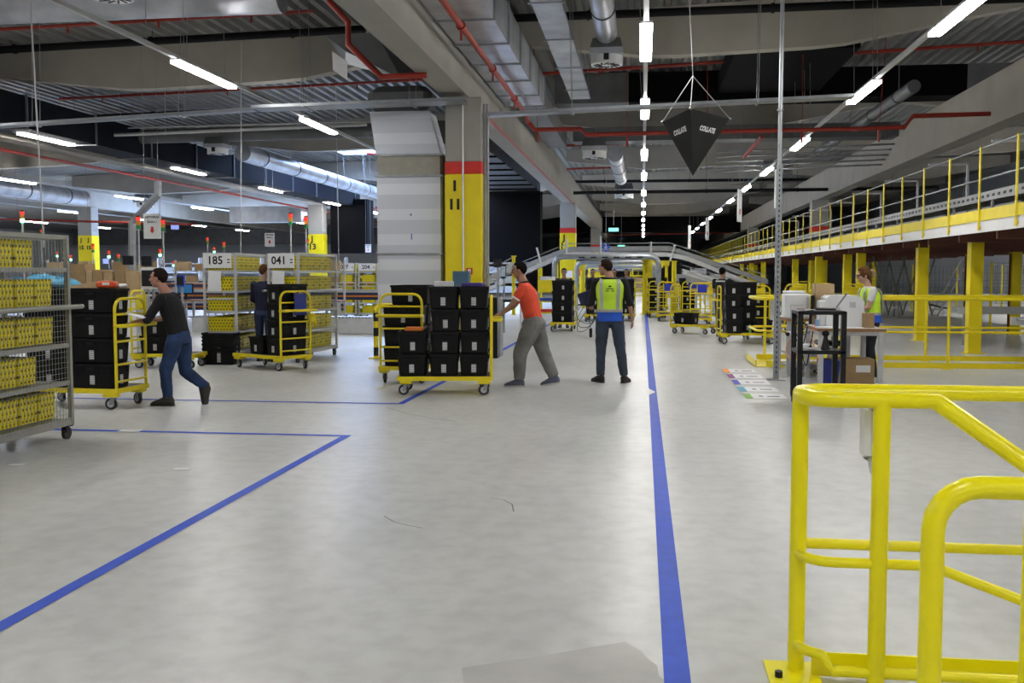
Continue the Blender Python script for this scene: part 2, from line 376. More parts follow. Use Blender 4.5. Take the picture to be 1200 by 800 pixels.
for (X, Y), (l1, l2) in list(coln.items())+[((8.2, 48.6), ('', '')), ((-16.2, 77), ('', '')), ((8.2, 77), ('', ''))]:
    nm = 'pillar numbered %s %s' % (l1, l2) if l1 else 'plain pillar'
    extra = '' if l1 else {(8.2, 48.6): ' behind the walkway posts', (-16.2, 77): ' far behind pillar J 13', (8.2, 77): ' at the far end of the walkway'}[(X, Y)]
    r = thing('concrete_pillar', 'concrete %s%s with yellow %s' % (nm, extra, 'foot and red band' if X > -10 else 'foot'), 'pillar', (X, Y, 0), 0, 'concrete pillars')
    w_ = .36 if Y < 20 else .37
    MB().bbox((0, 0, 4.4 if Y > 20 else 4.4), (2*w_, .7, 1.24), .015).build('pillar_shaft', conc, r)
    MB().bbox((0, 0, 1.77), (2*w_+.02, .72, 3.54), .015).build('yellow_paint_sleeve', yel, r)
    if X > -10: MB().bbox((0, 0, 3.66), (2*w_+.02, .72, .24), .015).build('red_paint_band', redb, r)
    else: MB().bbox((0, 0, 3.66), (2*w_, .7, .24), .015).build('pillar_neck', conc, r)
    if l1:
        s_ = 1 if Y < 20 else (1.5 if X > -20 else 1.0)
        for dx in ([-.17] if X > -20 else [-.2, .2]):
            textobj(l1, .27*s_, txtk, r, (dx, -.363, 3.3), (PI/2, 0, 0), 'letter', .002, bold=.014)
            textobj(l2, .27*s_, txtk, r, (dx, -.363, 3.3-.36*(1 if Y < 20 else 1.1)), (PI/2, 0, 0), 'number', .002, bold=.014)
    if Y < 20:
        MB().tube([(.0, -.385, .9), (.0, -.385, 4.95)], .018, 8).build('conduit', whitep, r)
        MB().box((.12, -.37, 1.64), (.12, .012, .12)).build('fire_sign', redb, r)
        MB().box((.12, -.378, 1.64), (.06, .004, .08)).build('sign_symbol', txtw, r)
        for dx in (.40, .46): MB().tube([(dx, -.2, .3), (dx, -.2, 4.9)], .028, 8).build('riser_pipe', grey, r)
# ------------------------------------------------------------------ lamps
def lamp_row(X, centers, word, z=5.0, L=2.25):
    y0, y1 = centers[0]-L, centers[-1]+L
    tr = thing('lamp_track', 'thin grey lighting track hung over %s' % word, 'lighting track', (X, 0, z), 0, 'lighting tracks')
    MB().b2((-.035, y0, .03), (.035, y1, .09)).build('rail', lgrey, tr)
    y = y0+.3
    while y < y1:
        MB().tube([(0, y, .09), flat(X, y)-Vector((X, 0, z))], .006, 4).build('suspension_wire', steel, tr); y += 7.1
    seen = 0
    for i, y in enumerate(centers):
        vis = inframe(X, y+1, z)
        r = thing('tube_lamp', 'white tube lamp over %s, %s' % (word, NTH[seen]+' from camera' if vis else 'out of frame, '+NTH[i]), 'lamp', (X, y, z), 0, 'tube lamps in rows')
        seen += vis
        MB().b2((-.09, -L/2, 0), (.09, L/2, .035)).build('lamp_housing', white, r)
        MB().b2((-.082, -L/2+.01, -.045), (.082, L/2-.01, 0)).build('lamp_diffuser', lampm, r)
        for dy in (-.8, .8): MB().tube([(0, dy, .03), flat(X, y+dy)-Vector((X, y, z))], .004, 4).build('suspension_wire', steel, r)
seq = lambda a, n, d=7.15: [a+i*d for i in range(n)]
lamp_row(.02, [-13.6, -6.45, 0.7, 7.85, 15.1, 21.1, 29.2, 35.6, 42.9, 50.1, 57.2, 64.5, 72, 79, 86, 93], 'the main aisle')
lamp_row(-7.45, [-12, -4.85, 2.3, 9.4, 16.5, 22.55, 29.7, 37, 44, 51, 58, 65], 'the pillar aisle on the left')
lamp_row(4.08, [-15, -7.85, -.7, 6.6, 13.95, 19.7, 27.3, 34.4, 41.2, 48.3, 55.5, 62.6, 70, 77, 84], 'the aisle beside the walkway')
lamp_row(-15.0, [-6, 2, 9.5, 17, 23.8, 31.8, 39.2, 47.2, 54.5], 'the packing area')
lamp_row(-22.9, [16, 25, 34.3, 42.5, 50, 57.5, 65], 'the second packing row')
lamp_row(-31.5, [20, 28, 36, 44, 52, 60, 68, 76], 'the third packing row')
lamp_row(-40, [28, 38, 46, 54, 62, 70, 78], 'the farthest packing row')
lamp_row(19.6, [14, 19, 24, 29, 34, 39, 44, 49, 56], 'the strip behind the walkway, added to brighten the wall', z=3.6)  # invented lamp row, added to brighten the wall seen under the walkway
lamp_row(13.6, [18, 25, 32, 39, 46], 'the back of the walkway as added fill light', z=4.6)  # second invented row, added to lift the dark space under the walkway
lamp_row(11.0, [-10, -3, 4, 11], 'the open floor at the right, added for foreground light')  # unseen extra row, added so the near floor gets more light
# small round high-bay lamps
for i, (px, py) in enumerate(((1022, 199), (939, 237), (892, 257), (867, 269), (848, 278))):
    p = AX(px, py, 10.9)
    r = thing('high_bay_lamp', 'round bell-shaped high bay lamp above the walkway, %s from the camera' % NTH[i], 'lamp', (10.9, p.y, p.z), 0, 'high bay lamps')
    MB().tube([(0, 0, 0), (0, 0, .12), (0, 0, .3)], .3, 16, .06).build('shade', grey, r, 40)
    MB().cyl((0, 0, -.02), (0, 0, .01), .22, 16).build('bulb', mat('high_bay_bulb', (.9, .95, 1), .5, emit=(.8, .95, 1), es=12), r)
    MB().cyl((0, 0, .3), flat(10.9, p.y)-Vector((10.9, p.y, p.z)), .01, 6).build('rod', steel, r)
# ------------------------------------------------------------------ pipes, ducts, trays
def one(name, mb, m, label, cat, smooth=None, group=None): return mb.build(name, m, None, smooth, label=label, cat=cat, group=group)
def lat(px0, py0, px1, py1, Y): return AY(px0, py0, Y), AY(px1, py1, Y)
def pipe(a, b, r, m, label, name='sprinkler_pipe', cat='pipe', drops=0, hang=True):
    a, b = Vector(a), Vector(b)
    d = b-a; e = MB().tube([a, b], r, 10)
    if hang:
        n = max(2, int(d.length/3.2))
        for i in range(n):
            p = a+d*((i+.5)/n)
            if ZR(p.x) > p.z+.1: e.tube([p, flat(p.x, p.y)], .007, 4)
            e.tube([p-d.normalized()*.03, p+d.normalized()*.03], r*1.25, 10)
    if drops:
        for i in range(drops):
            p = a+d*((i+.35)/drops); e.tube([p, p-Vector((0, 0, .16))], .022, 6)
    o = one(name, e, m, label, cat, 40); return o
a, b = lat(-60, 38, 367, 13, 20.2); pipe((a.x, a.y, a.z), (b.x, b.y, b.z), .035, redp, 'nearest red sprinkler pipe at the top left, hung below the roof deck', drops=4)
a, b = lat(-60, 62, 428, 34, 21.6); o = pipe(a, b, .085, pipeb, 'black insulated pipe with pale clips at the upper left', 'insulated_pipe', drops=0)
a, b = lat(585, 22, 1250, -4, 21.6); pipe(a, b, .085, pipeb, 'black insulated pipe with pale clips along the upper right', 'insulated_pipe')
a, b = lat(70, 116, 520, 92, 28); pipe(a, b, .04, redp, 'thin red sprinkler pipe behind the first girder on the left', drops=3)
a, b = lat(628, 87, 1300, 42, 27.5); pipe(a, b, .045, redp, 'thin red sprinkler pipe behind the first girder on the right', drops=3)
a, b = lat(100, 138, 425, 123, 31); pipe(a, b, .09, pipeb, 'second black insulated pipe on the left behind the red pipe', 'insulated_pipe')
for (p0, p1, Y, m, lb) in (((660, 213), (960, 210), 51, pipeb, 'black insulated pipe crossing the middle bay'), ((672, 226), (1100, 220), 45, pipeb, 'black insulated pipe just below another in the middle bay'),
                           ((655, 171), (800, 165), 38, redp, 'red sprinkler pipe crossing behind the ventilation box'), ((664, 198), (790, 194), 50, redp, 'short red sprinkler pipe above the second ventilation unit'),
                           ((950, 159), (1010, 156), 40, redp, 'short red sprinkler pipe right of the hanging pyramid'), ((690, 276), (960, 270), 92, redp, 'far red sprinkler pipe near the back of the hall'),
                           ((560, 185), (430, 180), 40, redp, 'red sprinkler pipe in the skylight bay behind the big duct'), ((590, 248), (440, 243), 58, redp, 'red sprinkler pipe behind the pillars above the packing area'),
                           ((230, 263), (-20, 256), 42, redp, 'red pipe across the far left packing area')):
    a, b = lat(*p0, *p1, Y); pipe(a, b, .05 if m is redp else .075, m, lb, 'sprinkler_pipe' if m is redp else 'insulated_pipe')
# bent red pipe that comes along the beam, drops and crosses the aisle
P = [(-2.82, 13.5, 5.42), (-2.82, 24.2, 5.42), (-2.82, 24.6, 5.3), AY(627, 152, 24.6), AY(681, 151, 24.6), AY(687, 158, 24.6), AY(800, 155, 24.6), AY(1000, 151, 24.6), AY(1060, 149, 24.6), AY(1070, 136, 24.6), AY(1260, 130, 24.6)]
e = MB().tube(P, .05, 10)
for y in (15.5, 18.8, 22, 24): e.tube([(-2.82, y-.06, 5.42), (-2.82, y+.06, 5.42)], .075, 10); e.tube([(-2.82, y, 5.42), (-2.82, y, 5.2)], .02, 6)
for x, y in ((630, 152), (735, 157), (830, 155), (940, 153), (1030, 151)):
    q = AY(x, y, 24.6); e.tube([q, q-Vector((0, 0, .3))], .03, 6); e.tube([q, flat(q.x, q.y)], .008, 4)
one('sprinkler_pipe', e, redp, 'bright red bent sprinkler pipe below the big square duct, crossing the aisle', 'pipe', 40)
e = MB().tube([AY(384, 0, 16.3), AY(408, 26, 16.5), AY(408, 52, 16.5), AY(447, 90, 16.6), AY(500, 88, 16.7)], .05, 10)
one('sprinkler_pipe', e, redp, 'short zigzag red pipe in front of the beam at the upper middle', 'pipe', 40)
a, b = lat(560, 165, 700, 300, 30)
pipe((-3.3, 20.2, 4.9), (-3.3, 48, 4.9), .035, redp, 'thin red pipe running along the side of the pillar beam', hang=False)
pipe((-15.6, 18, 5.35), (-15.6, 90, 5.35), .05, redp, 'long red pipe running beside the black duct on the left')
pipe((-16.8, 14, 4.85), (-16.8, 90, 4.85), .045, redp, 'long red pipe under the beam with pillar J 13', hang=False)
e = MB().tube([AY(872, 184, 27), AY(893, 160, 25)], .05, 8); one('sprinkler_pipe', e, redp, 'short slanting red pipe right of the hanging pyramid', 'pipe', 40)
# big rectangular duct beside the beam
r = thing('rectangular_duct', 'large square silver duct running beside the pillar beam', 'duct', (0, 0, 0))
MB().b2((-3.3, 5, 5.62), (-2.38, 24.3, 6.3)).build('duct_body', duct, r)
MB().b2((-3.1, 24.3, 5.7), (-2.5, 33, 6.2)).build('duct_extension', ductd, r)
for i, y in enumerate((9, 11.7, 14.2, 15.9, 17.6, 19.3, 21, 22.7, 24.2)):
    MB().b2((-3.34, y-.02, 5.59), (-2.34, y+.02, 6.34)).build('duct_flange', steel, r)
# drop duct in front of the pillar
r = thing('air_duct', 'large banded silver air duct dropping down beside pillar I 11', 'duct', (-4.60, 20.2, 0))
MB().b2((-.76, -.35, .3), (.55, .35, 3.55)).build('duct_drop', ductr, r)
MB().b2((-.75, -.34, 3.55), (.54, .34, 3.98)).build('flexible_collar', mat('grey_canvas', (.36, .35, .3), .8), r)
MB().loft([[Vector(p) for p in ((-.77, -.36, 3.98), (.56, -.36, 3.98), (.56, .36, 3.98), (-.77, .36, 3.98))], [Vector(p) for p in ((-.9, -.36, 4.85), (.32, -.36, 4.85), (.32, .36, 4.85), (-.9, .36, 4.85))]]).build('duct_offset', ductr, r)
MB().bbox((-.30, 0, 5.12), (1.32, .8, .50), .14).build('duct_elbow', ductd, r)
for z in (3.56, 3.98): MB().b2((-.81, -.39, z-.02), (.6, .39, z+.02)).build('duct_flange', steel, r)
MB().b2((-.79, -.39, 1.98), (.6, .39, 2.01)).build('duct_flange', steel, r)
MB().b2((.56, -.1, .3), (.68, .2, 4.0)).build('support_strip', mat('olive_board', (.14, .13, .07), .7), r)
MB().ell((-.06, -.36, 2.78), (.025, .02, .025), 8, 6).build('measuring_plug', steel, r)
MB().b2((-.06, -.356, 2.28), (-.04, -.351, 2.40)).build('blue_mark', bluem, r)
r = thing('rectangular_duct', 'boxy silver duct with white end baffle left of the beam', 'duct')
MB().loft([[AY(x, y, 17.2) for x, y in ((382, 42), (440, 38), (470, 92), (405, 60))], [AY(x, y, 21) for x, y in ((382, 42), (440, 38), (500, 92), (405, 75))]]).build('duct_body', ductd, r)
MB().loft([[AY(x, y, 17) for x, y in ((389, 60), (407, 72), (407, 94), (390, 82))], [AY(x, y, 17.1) for x, y in ((389, 60), (407, 72), (407, 94), (390, 82))]]).build('white_baffle', whitep, r)
# cable trays
def tray(a, b, w, label, z=.06, m=steel, horiz=True, hang=True):
    a, b = Vector(a), Vector(b); d = b-a; n = d.normalized().cross(Vector((0, 0, 1))).normalized()*w/2; U = Vector((0, 0, z)); t = .006
    e = MB(); q = lambda p, q_: e.loft([[p+o for o in q_], [p+d+o for o in q_]])
    T = Vector((0, 0, t))
    q(a, [-n, n, n+T, -n+T]); k = n.normalized()*t; q(a, [-n, -n+k, -n+k+U, -n+U]); q(a, [n, n-k, n-k+U, n+U])
    r = thing('cable_tray', label, 'cable tray'); e.build('tray_profile', m, r)
    c = MB()
    for s_ in (-.6, -.2, .2, .6): c.tube([a+n*s_+T*3, b+n*s_+T*3], .014, 5)
    c.build('cables', pipeb, r)
    if hang:
        N_ = max(2, int(d.length/2.4))
        for i in range(N_):
            p = a+d*((i+.5)/N_); h = MB(); h.box(p-T, (.05 if abs(d.x) > abs(d.y) else w*1.2, w*1.2 if abs(d.x) > abs(d.y) else .05, .03))
            for s_ in (-1.05, 1.05):
                pp = p+n*s_; h.tube([pp, flat(pp.x, pp.y)], .006, 4)
            h.build('hanger', steel, r)
    return r
tray(AY(-40, 152, 19.2), AY(300, 130, 19.2), .25, 'narrow galvanised cable tray across the upper left')
tray(AY(300, 129, 18.9), AY(546, 120, 18.9), .5, 'wide perforated galvanised cable tray in front of the big duct')
tray(AY(566, 137, 19.1), AY(1000, 115, 19.1), .3, 'long galvanised cable tray crossing the main aisle')
tray((-1.65, 13, 6.15), (-1.65, 26.5, 6.15), .52, 'wide ribbed silver cable ladder running along the aisle roof', m=duct)
a, b = lat(-30, 165, 430, 146, 26); pipe(a, b, .045, lgrey, 'long thin grey conduit across the left under the tray', 'conduit')
a, b = lat(150, 150, 440, 142, 26.5)
e = MB().tube([a, b], .02, 6); one('conduit', e, lgrey, 'second thin grey conduit on the left behind the first', 'pipe')
# insulated black duct above the left beam, and lateral ones
r = thing('insulated_duct', 'long black insulated duct beside the beam with pillar J 13', 'duct'); MB().b2((-15.4, 20, 5.0), (-14.4, 50, 5.75)).build('duct_body', navy, r)
MB().b2((-15.6, 48.8, 2.6), (-13.7, 50, 5.3)).build('duct_drop', blackd, r)
for y in range(22, 50, 3): MB().b2((-15.44, y, 4.97), (-14.36, y+.06, 5.78)).build('duct_flange', ductd, r)
r = thing('insulated_duct', 'tall black insulated duct dropping beside pillar J 11', 'duct'); MB().b2((-6.9, 44, 2.1), (-4.5, 45, 5.2)).build('duct_drop', blackd, r)
MB().b2((-6.9, 28, 5.25), (-4.6, 45, 5.9)).build('duct_run', mat('dark_cladding', (.035, .035, .036), .6), r)
for y in range(29, 45, 2): MB().b2((-6.95, y, 5.2), (-4.55, y+.12, 5.25)).build('duct_rib', blackd, r)
r = thing('insulated_duct', 'black and grey duct crossing above the hanging pyramid', 'duct')
Z0, Z1 = 6.55, 7.4
MB().b2((-2.6, 29.5, Z0), (-.45, 30.5, Z1)).build('grey_duct_section', ductd, r)
MB().b2((-.45, 29.5, Z0), (8.9, 30.5, Z1)).build('black_duct_section', blackd, r)
MB().b2((2.1, 24, 6.75), (4.9, 29.5, 7.3)).build('black_duct_branch', blackd, r)
MB().b2((8.9, 29.5, Z0), (12, 30.5, Z1)).build('grey_duct_section', ductd, r)
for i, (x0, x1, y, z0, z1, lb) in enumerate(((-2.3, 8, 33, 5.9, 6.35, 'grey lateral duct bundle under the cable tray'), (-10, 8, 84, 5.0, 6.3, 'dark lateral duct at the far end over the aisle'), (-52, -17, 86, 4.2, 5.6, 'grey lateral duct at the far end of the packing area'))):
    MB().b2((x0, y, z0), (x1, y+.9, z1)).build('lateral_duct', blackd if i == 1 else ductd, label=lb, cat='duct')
for i in range(5):
    MB().tube([(2.4, 33.5+i*.4, 5.55-.12*i), (8, 33.5+i*.4, 5.72-.12*i)], .03, 8).build('conduit', grey, label='dark conduit right of the hanging pyramid, %s of five from the front' % NTH[i], cat='pipe', group='dark conduits right of the pyramid')
# round ducts with diffusers
def rduct(x, z, y0, y1, r_, label, m=duct, end=True):
    r = thing('round_duct', label, 'duct', (x, 0, 0)); e = MB().tube([(0, y0, z), (0, y1, z)], r_, 20); e.build('duct_tube', m, r, 50)
    y = y0+1.5
    while y < y1:
        MB().tube([(0, y-.03, z), (0, y+.03, z)], r_+.012, 20).build('duct_clamp', blkm, r, 40); MB().tube([(0, y, z+r_), flat(x, y)-Vector((x, 0, 0))], .008, 4).build('hanger_rod', steel, r); y += 3
    return r
def diffuser(p, s, label):
    r = thing('air_diffuser', label, 'air vent', p)
    MB().loft([[Vector((x*s*.42, y*s*.42, s*.75)) for x, y in ((-1, -1), (1, -1), (1, 1), (-1, 1))], [Vector((x*s*.5, y*s*.5, s*.45)) for x, y in ((-1, -1), (1, -1), (1, 1), (-1, 1))]][::-1]).build('plenum_hood', ductd, r)
    MB().box((0, 0, s*.36), (s, s, s*.18)).build('plenum_box', duct, r)
    MB().cyl((0, 0, 0), (0, 0, s*.28), s*.49, 24).build('diffuser_drum', white, r, 40)
    e = MB()
    for k in range(12):
        a = 2*PI*k/12; e.box((math.cos(a)*s*.29, math.sin(a)*s*.29, -.006), (s*.26, s*.045, .01), (0, 0, a+.5))
    e.build('swirl_slots', blkm, r)
    MB().box((0, -s*.47, s*.17), (.1, .06, .12)).build('actuator', blkm, r)
    MB().tube([(.1, 0, s*.7), flat(p[0], p[1])-Vector(p)], .006, 4).build('hanger_rod', steel, r)
    return r
rduct(-.72, 6.15, 10, 19.3, .21, 'round silver duct above the main aisle near the camera'); diffuser((-.72, 19.6, 5.6), .62, 'white round air diffuser hanging over the main aisle')
rduct(-.95, 5.6, 34, 43, .26, 'second round silver duct farther down the aisle'); diffuser((-1.6, 33.0, 5.35), .8, 'second air diffuser unit over the aisle'); diffuser((-.95, 50, 5.3), .95, 'third air diffuser unit over the aisle')
rduct(-12.1, 5.25, 29.3, 47.5, .26, 'long round silver duct lit blue by the skylight'); diffuser((-12.1, 27.5, 5.0), .6, 'air diffuser at the near end of the blue lit duct'); diffuser((-12.1, 48.5, 4.85), .7, 'air diffuser at the far end of the blue lit duct')
rduct(-26, 5.1, 26, 44, .35, 'wide round silver duct over the far left'); diffuser((-24, 46, 4.8), .8, 'air diffuser over the far left packing area')
r = thing('round_duct', 'big round duct across the top left corner', 'duct'); a, b = lat(-60, 8, 330, -8, 16.5); MB().tube([a, b], .33, 20).build('duct_tube', duct, r, 50)
diffuser(tuple(AY(131, -2, 15.5)), .72, 'white round air diffuser at the top left edge')
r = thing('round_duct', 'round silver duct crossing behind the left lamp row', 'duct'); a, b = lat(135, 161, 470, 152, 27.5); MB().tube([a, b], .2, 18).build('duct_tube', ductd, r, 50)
r = thing('round_duct', 'lit blue rectangular run of ductwork far above the packing area', 'duct'); MB().b2((-21, 49, 4.2), (-17.2, 50, 5.0)).build('duct_body', duct, r)
rduct(6.6, 6.2, 26, 40, .16, 'round duct rising over the walkway aisle', ductd); diffuser((4.6, 38, 5.3), .55, 'small air diffuser over the walkway aisle')
# thin hanging wires and drop rods
for i, (px, y0) in enumerate(((52, 14.5), (282, 22), (397, 28))):
    q = AY(px, 300, y0); MB().tube([(q.x, y0, 2.0 if i == 0 else 1.9), flat(q.x, y0)], .012, 6).build('power_drop_rod', lgrey, label=['thin pale power drop rod above the big roll cage', 'thin pale power drop rod above the cage numbered 185', 'thin pale power drop rod right of the cage numbered 041'][i], cat='rod')
# ------------------------------------------------------------------ mezzanine walkway
XE = 6.0
r = thing('walkway', 'long raised yellow steel walkway with white edge beam on the right', 'walkway', (0, 0, 0))
MB().b2((XE, 11, 2.33), (XE+.06, 120, 2.53)).build('edge_beam', white, r)
MB().b2((XE-.02, 11, 2.53), (XE+.0, 120, 2.73)).build('toe_board', yel, r)
MB().b2((XE+.06, 11, 2.42), (XE+6.5, 120, 2.5)).build('deck_plate', mat('dark_deck', (.08, .075, .07), .6), r)
e = MB()
y = 12
while y < 118: e.b2((XE+.1, y, 2.2), (XE+6.3, y+.08, 2.42)); y += 2.1
e.build('floor_joists', mat('primer_red_steel', (.12, .04, .025), .6), r)
MB().tube([(XE, 11, 3.82), (XE, 120, 3.82)], .017, 8).build('top_rail', steel, r)
MB().tube([(XE, 11, 3.27), (XE, 120, 3.27)], .017, 8).build('mid_rail', steel, r)
for i in range(56):
    y = 13.5+1.8*i
    MB().b2((XE-.045, y-.025, 2.36), (XE-.02, y+.025, 3.84)).b2((XE-.02, y-.02, 2.40), (XE+.10, y+.02, 2.44)).build('rail_post', yel, r)
for i, y in enumerate((16.0, 20.9, 24.7, 31.4, 33.4, 38.7, 44.5, 50, 56, 62, 68)):
    c = thing('steel_column', 'yellow steel column under the walkway edge, %s from the camera' % NTH[i], 'column', (6.56, y, 0), 0, 'yellow columns under the walkway')
    MB().b2((-.12, -.12, 0), (-.10, .12, 2.30)).b2((.10, -.12, 0), (.12, .12, 2.30)).b2((-.1, -.008, 0), (.1, .008, 2.30)).build('column_profile', yel, c)
    MB().b2((-.12, -.13, .02), (.12, -.10, 2.2)).build('front_flange', yel, c)
    MB().b2((-.18, -.16, 0), (.18, .16, .018)).build('base_plate', yel, c)
for i, (x, y) in enumerate(((9.6, 27.4), (9.6, 31), (9.6, 36.5), (11.5, 43), (11.5, 52))):
    c = thing('steel_column', 'yellow steel column deep under the walkway, %s from the camera' % NTH[i], 'column', (x, y, 0), 0, 'yellow inner columns under the walkway')
    MB().b2((-.12, -.12, 0), (.12, -.1, 2.15)).b2((-.12, .1, 0), (.12, .12, 2.15)).b2((-.01, -.1, 0), (.01, .1, 2.15)).build('column_profile', yel, c)
    MB().b2((-.16, -.02, 0), (-.12, .02, 2.1)).build('riser_pipe', mat('rust_red', (.16, .05, .03), .6), c)
# conveyors on the upper deck
e = MB()
for i, (x, z) in enumerate(((6.9, 3.0), (8.3, 3.1))):
    c = thing('belt_conveyor', 'grey perforated-side conveyor on the walkway deck, %s' % ('nearer the rail' if i == 0 else 'farther from the rail'), 'conveyor', (x, 0, 0))
    MB().b2((-.3, 12, z), (-.27, 110, z+.18)).b2((.27, 12, z), (.3, 110, z+.18)).build('side_frame', grey, c)
    MB().b2((-.27, 12, z+.12), (.27, 110, z+.15)).build('belt', rub, c)
    e = MB(); y = 13
    while y < 108: e.b2((-.29, y, 2.5), (-.25, y+.05, z)); e.b2((.25, y, 2.5), (.29, y+.05, z)); y += 2.4
    e.build('support_legs', grey, c)
    e = MB(); y = 12.3
    while y < 60: e.box((-.304, y, z+.09), (.008, .12, .05)); y += .3
    e.build('slots', blkm, c, kind='stuff')
for i in range(9):
    y = 17+4.5*i; MB().b2((7.9, y, 2.5), (7.95, y+.06, 4.3)).b2((7.0, y, 4.25), (7.95, y+.05, 4.3)).build('sign_gantry_post', lgrey, label='grey upright post standing on the walkway deck, %s from the camera' % NTH[i], cat='post', group='grey posts on the walkway deck')
for i, (x, y, L) in enumerate(((8.8, 17.5, 9), (9.4, 23, 8), (9.2, 38, 9))):
    c = thing('roller_conveyor', ['grey roller conveyor under the walkway behind the yellow barrier', 'second grey roller conveyor deeper under the walkway', 'far grey roller conveyor under the walkway'][i], 'conveyor', (x, y, 0))
    MB().b2((-2.6, -.35, .72), (L-2, -.31, .86)).b2((-2.6, .31, .72), (L-2, .35, .86)).build('side_frame', lgrey, c)
    e = MB(); xx = -2.5
    while xx < L-2.1: e.cyl((xx, -.31, .82), (xx, .31, .82), .025, 8); xx += .1
    e.build('rollers', steel, c, kind='stuff')
    for xx in (-2.3, 0, 2.5, 5):
        if xx < L-2: MB().b2((xx, -.34, 0), (xx+.06, -.29, .72)).b2((xx, .29, 0), (xx+.06, .34, .72)).b2((xx, -.3, .3), (xx+.06, .3, .35)).build('leg', grey, c)
    MB().box((1, 0, .5), (1.6, .5, .05), (0, .22, 0)).build('return_belt', rub, c)
# scissor/truss stair frames under the walkway
r = thing('steel_stair', 'dark steel stair with crossed braces under the walkway', 'stair', (8.2, 37, 0))
e = MB()
for k in range(4): e.tube([(k*.5, 0, .1), (k*.5+.6, 0, 2.3)], .025, 6); e.tube([(k*.5+.6, .3, .1), (k*.5, .3, 2.3)], .03, 6)
e.build('braces', mat('dark_olive_steel', (.12, .12, .08), .6), r)
for s_ in (0, .8): MB().tube([(2.2, s_, .1), (3.3, s_, 2.35)], .03, 6).build('stringer', lgrey, r)
e = MB()
for k in range(8): e.box((2.3+k*.13, .4, .3+k*.27), (.22, .8, .03))
e.build('treads', lgrey, r)
for i, (x, y, L) in enumerate(((10.2, 31, 5.5), (9.5, 44, 8))):
    r = thing('mesh_fence', 'dark wire mesh safety fence under the walkway, %s from the camera' % NTH[i], 'fence', (x, y, 0), 0, 'mesh fences under the walkway')
    e = MB(); k = 0
    while k <= L: e.box((k, 0, 1.3), (.008, .008, 1.2)); k += .16
    for z in (.72, 1.0, 1.3, 1.6, 1.9): e.box((L/2, 0, z), (L, .008, .008))
    e.build('mesh', blkm, r)
    for k in range(int(L/1.8)+1): MB().b2((k*1.8-.03, -.03, 0), (k*1.8+.03, .03, 1.95)).build('post', yel, r)
# yellow double barrier
def barrier(name, y, x0, x1, posts, label, z=1.17, mid=.62, r_=.028, kz=.11, depth=.0):
    r = thing(name, label, 'barrier', (0, y, 0))
    MB().tube([(x0, 0, z), (x1, 0, z)], r_, 10).build('top_rail', yel, r, 40)
    MB().tube([(x0, 0, mid), (x1, 0, mid)], r_*.75, 10).build('mid_rail', yel, r, 40)
    MB().b2((x0, -.012, .02), (x1, .0, kz)).build('kick_plate', yel, r)
    for p in posts:
        MB().cyl((p, 0.02, 0), (p, 0.02, z), r_*.9, 10).build('post', yel, r, 40)
        MB().box((p, .05, .008), (.16, .12, .016)).build('foot_plate', yel, r)
    return r
r = barrier('safety_barrier', 17.3, 2.1, 11, [2.55, 5.05, 6.55, 8.0, 9.5], 'yellow tube barrier with kick plate behind the packing desk, near run')
MB().tube([(2.1, 0, 1.17), (1.95, .2, 1.17), (1.95, 1.3, 1.17), (2.1, 1.5, 1.17)], .028, 10).build('end_bend', yel, r, 40)
MB().tube([(2.1, 0, .62), (1.95, .2, .62), (1.95, 1.3, .62), (2.1, 1.5, .62)], .021, 10).build('end_bend', yel, r, 40)
MB().b2((1.92, 0, .02), (1.94, 1.5, .12)).build('kick_plate', yel, r)
MB().b2((1.93, 0, .004), (2.5, 1.45, .012)).build('foot_plate', yel, r)
barrier('safety_barrier', 18.8, 2.1, 11.5, [2.25, 3.6, 5.1, 6.85, 8.6, 10.2], 'yellow tube barrier with kick plate parallel behind the nearer one', z=1.18)
# ------------------------------------------------------------------ foreground railing
r = thing('guard_rail', 'glossy yellow tube guard rail in the right foreground with rounded corner', 'railing', (0, 0, 0))
y0 = 3.90; zt = 1.12; yb = 4.17; rc = .12
pm = AY(1097, 467, y0); pe = AY(1235, 560, y0-.12); ym = (y0+yb)/2
ax = AY(938, 500, ym).x
def corner(z, r_=rc): return [(ax+r_-r_*math.sin(a), y0+r_-r_*math.cos(a), z) for a in (PI/8, PI/4, 3*PI/8, PI/2)]
pe2 = pm+(pe-pm)*2.1
top = [(pe2.x, pe2.y, 0), (pe2.x, pe2.y, pe2.z-.04), (pe2.x-.04, pe2.y+.01, pe2.z), (pm.x, pm.y, zt), (ax+rc, y0, zt)]+corner(zt)+[(ax+rc-rc*math.cos(a), yb-rc+rc*math.sin(a), zt) for a in (PI/8, PI/4, 3*PI/8, PI/2)]+[(4.2, yb, zt)]
MB().tube(top, .032, 20).build('top_rail', yelN, r, 60)
mz = AY(985, 659, y0).z
MB().tube([(pe.x+.25+(pe.x+.25-pm.x)*.35, pe.y-.05, max(.02, pe.z-.58-(mz-pe.z+.58)*.35)), (pm.x, y0, mz), (ax+rc, y0, mz)]+corner(mz), .020, 16).build('mid_rail', yelN, r, 60)
MB().tube([(ax, ym, mz+.0), (ax+.02, yb, mz), (4.2, yb, mz)], .017, 16).build('mid_rail', yelN, r, 60)
for (x, y) in ((ax, ym), (AY(1031, 600, y0).x, y0), (2.25, yb)):
    MB().cyl((x, y, 0), (x, y, zt), .033, 20).build('post', yelN, r, 60)
MB().tube([(pe.x+.1, y0, .03+.03), (ax+rc, y0, .06)]+corner(.12), .020, 16).build('bottom_rail', yelN, r, 60)
MB().b2((ax+.05, y0+.07, .01), (4.2, y0+.08, .105)).build('kick_plate', yelN, r)
MB().box((ax-.02, ym-.05, .006), (.2, .24, .012)).build('foot_plate', yelN, r)
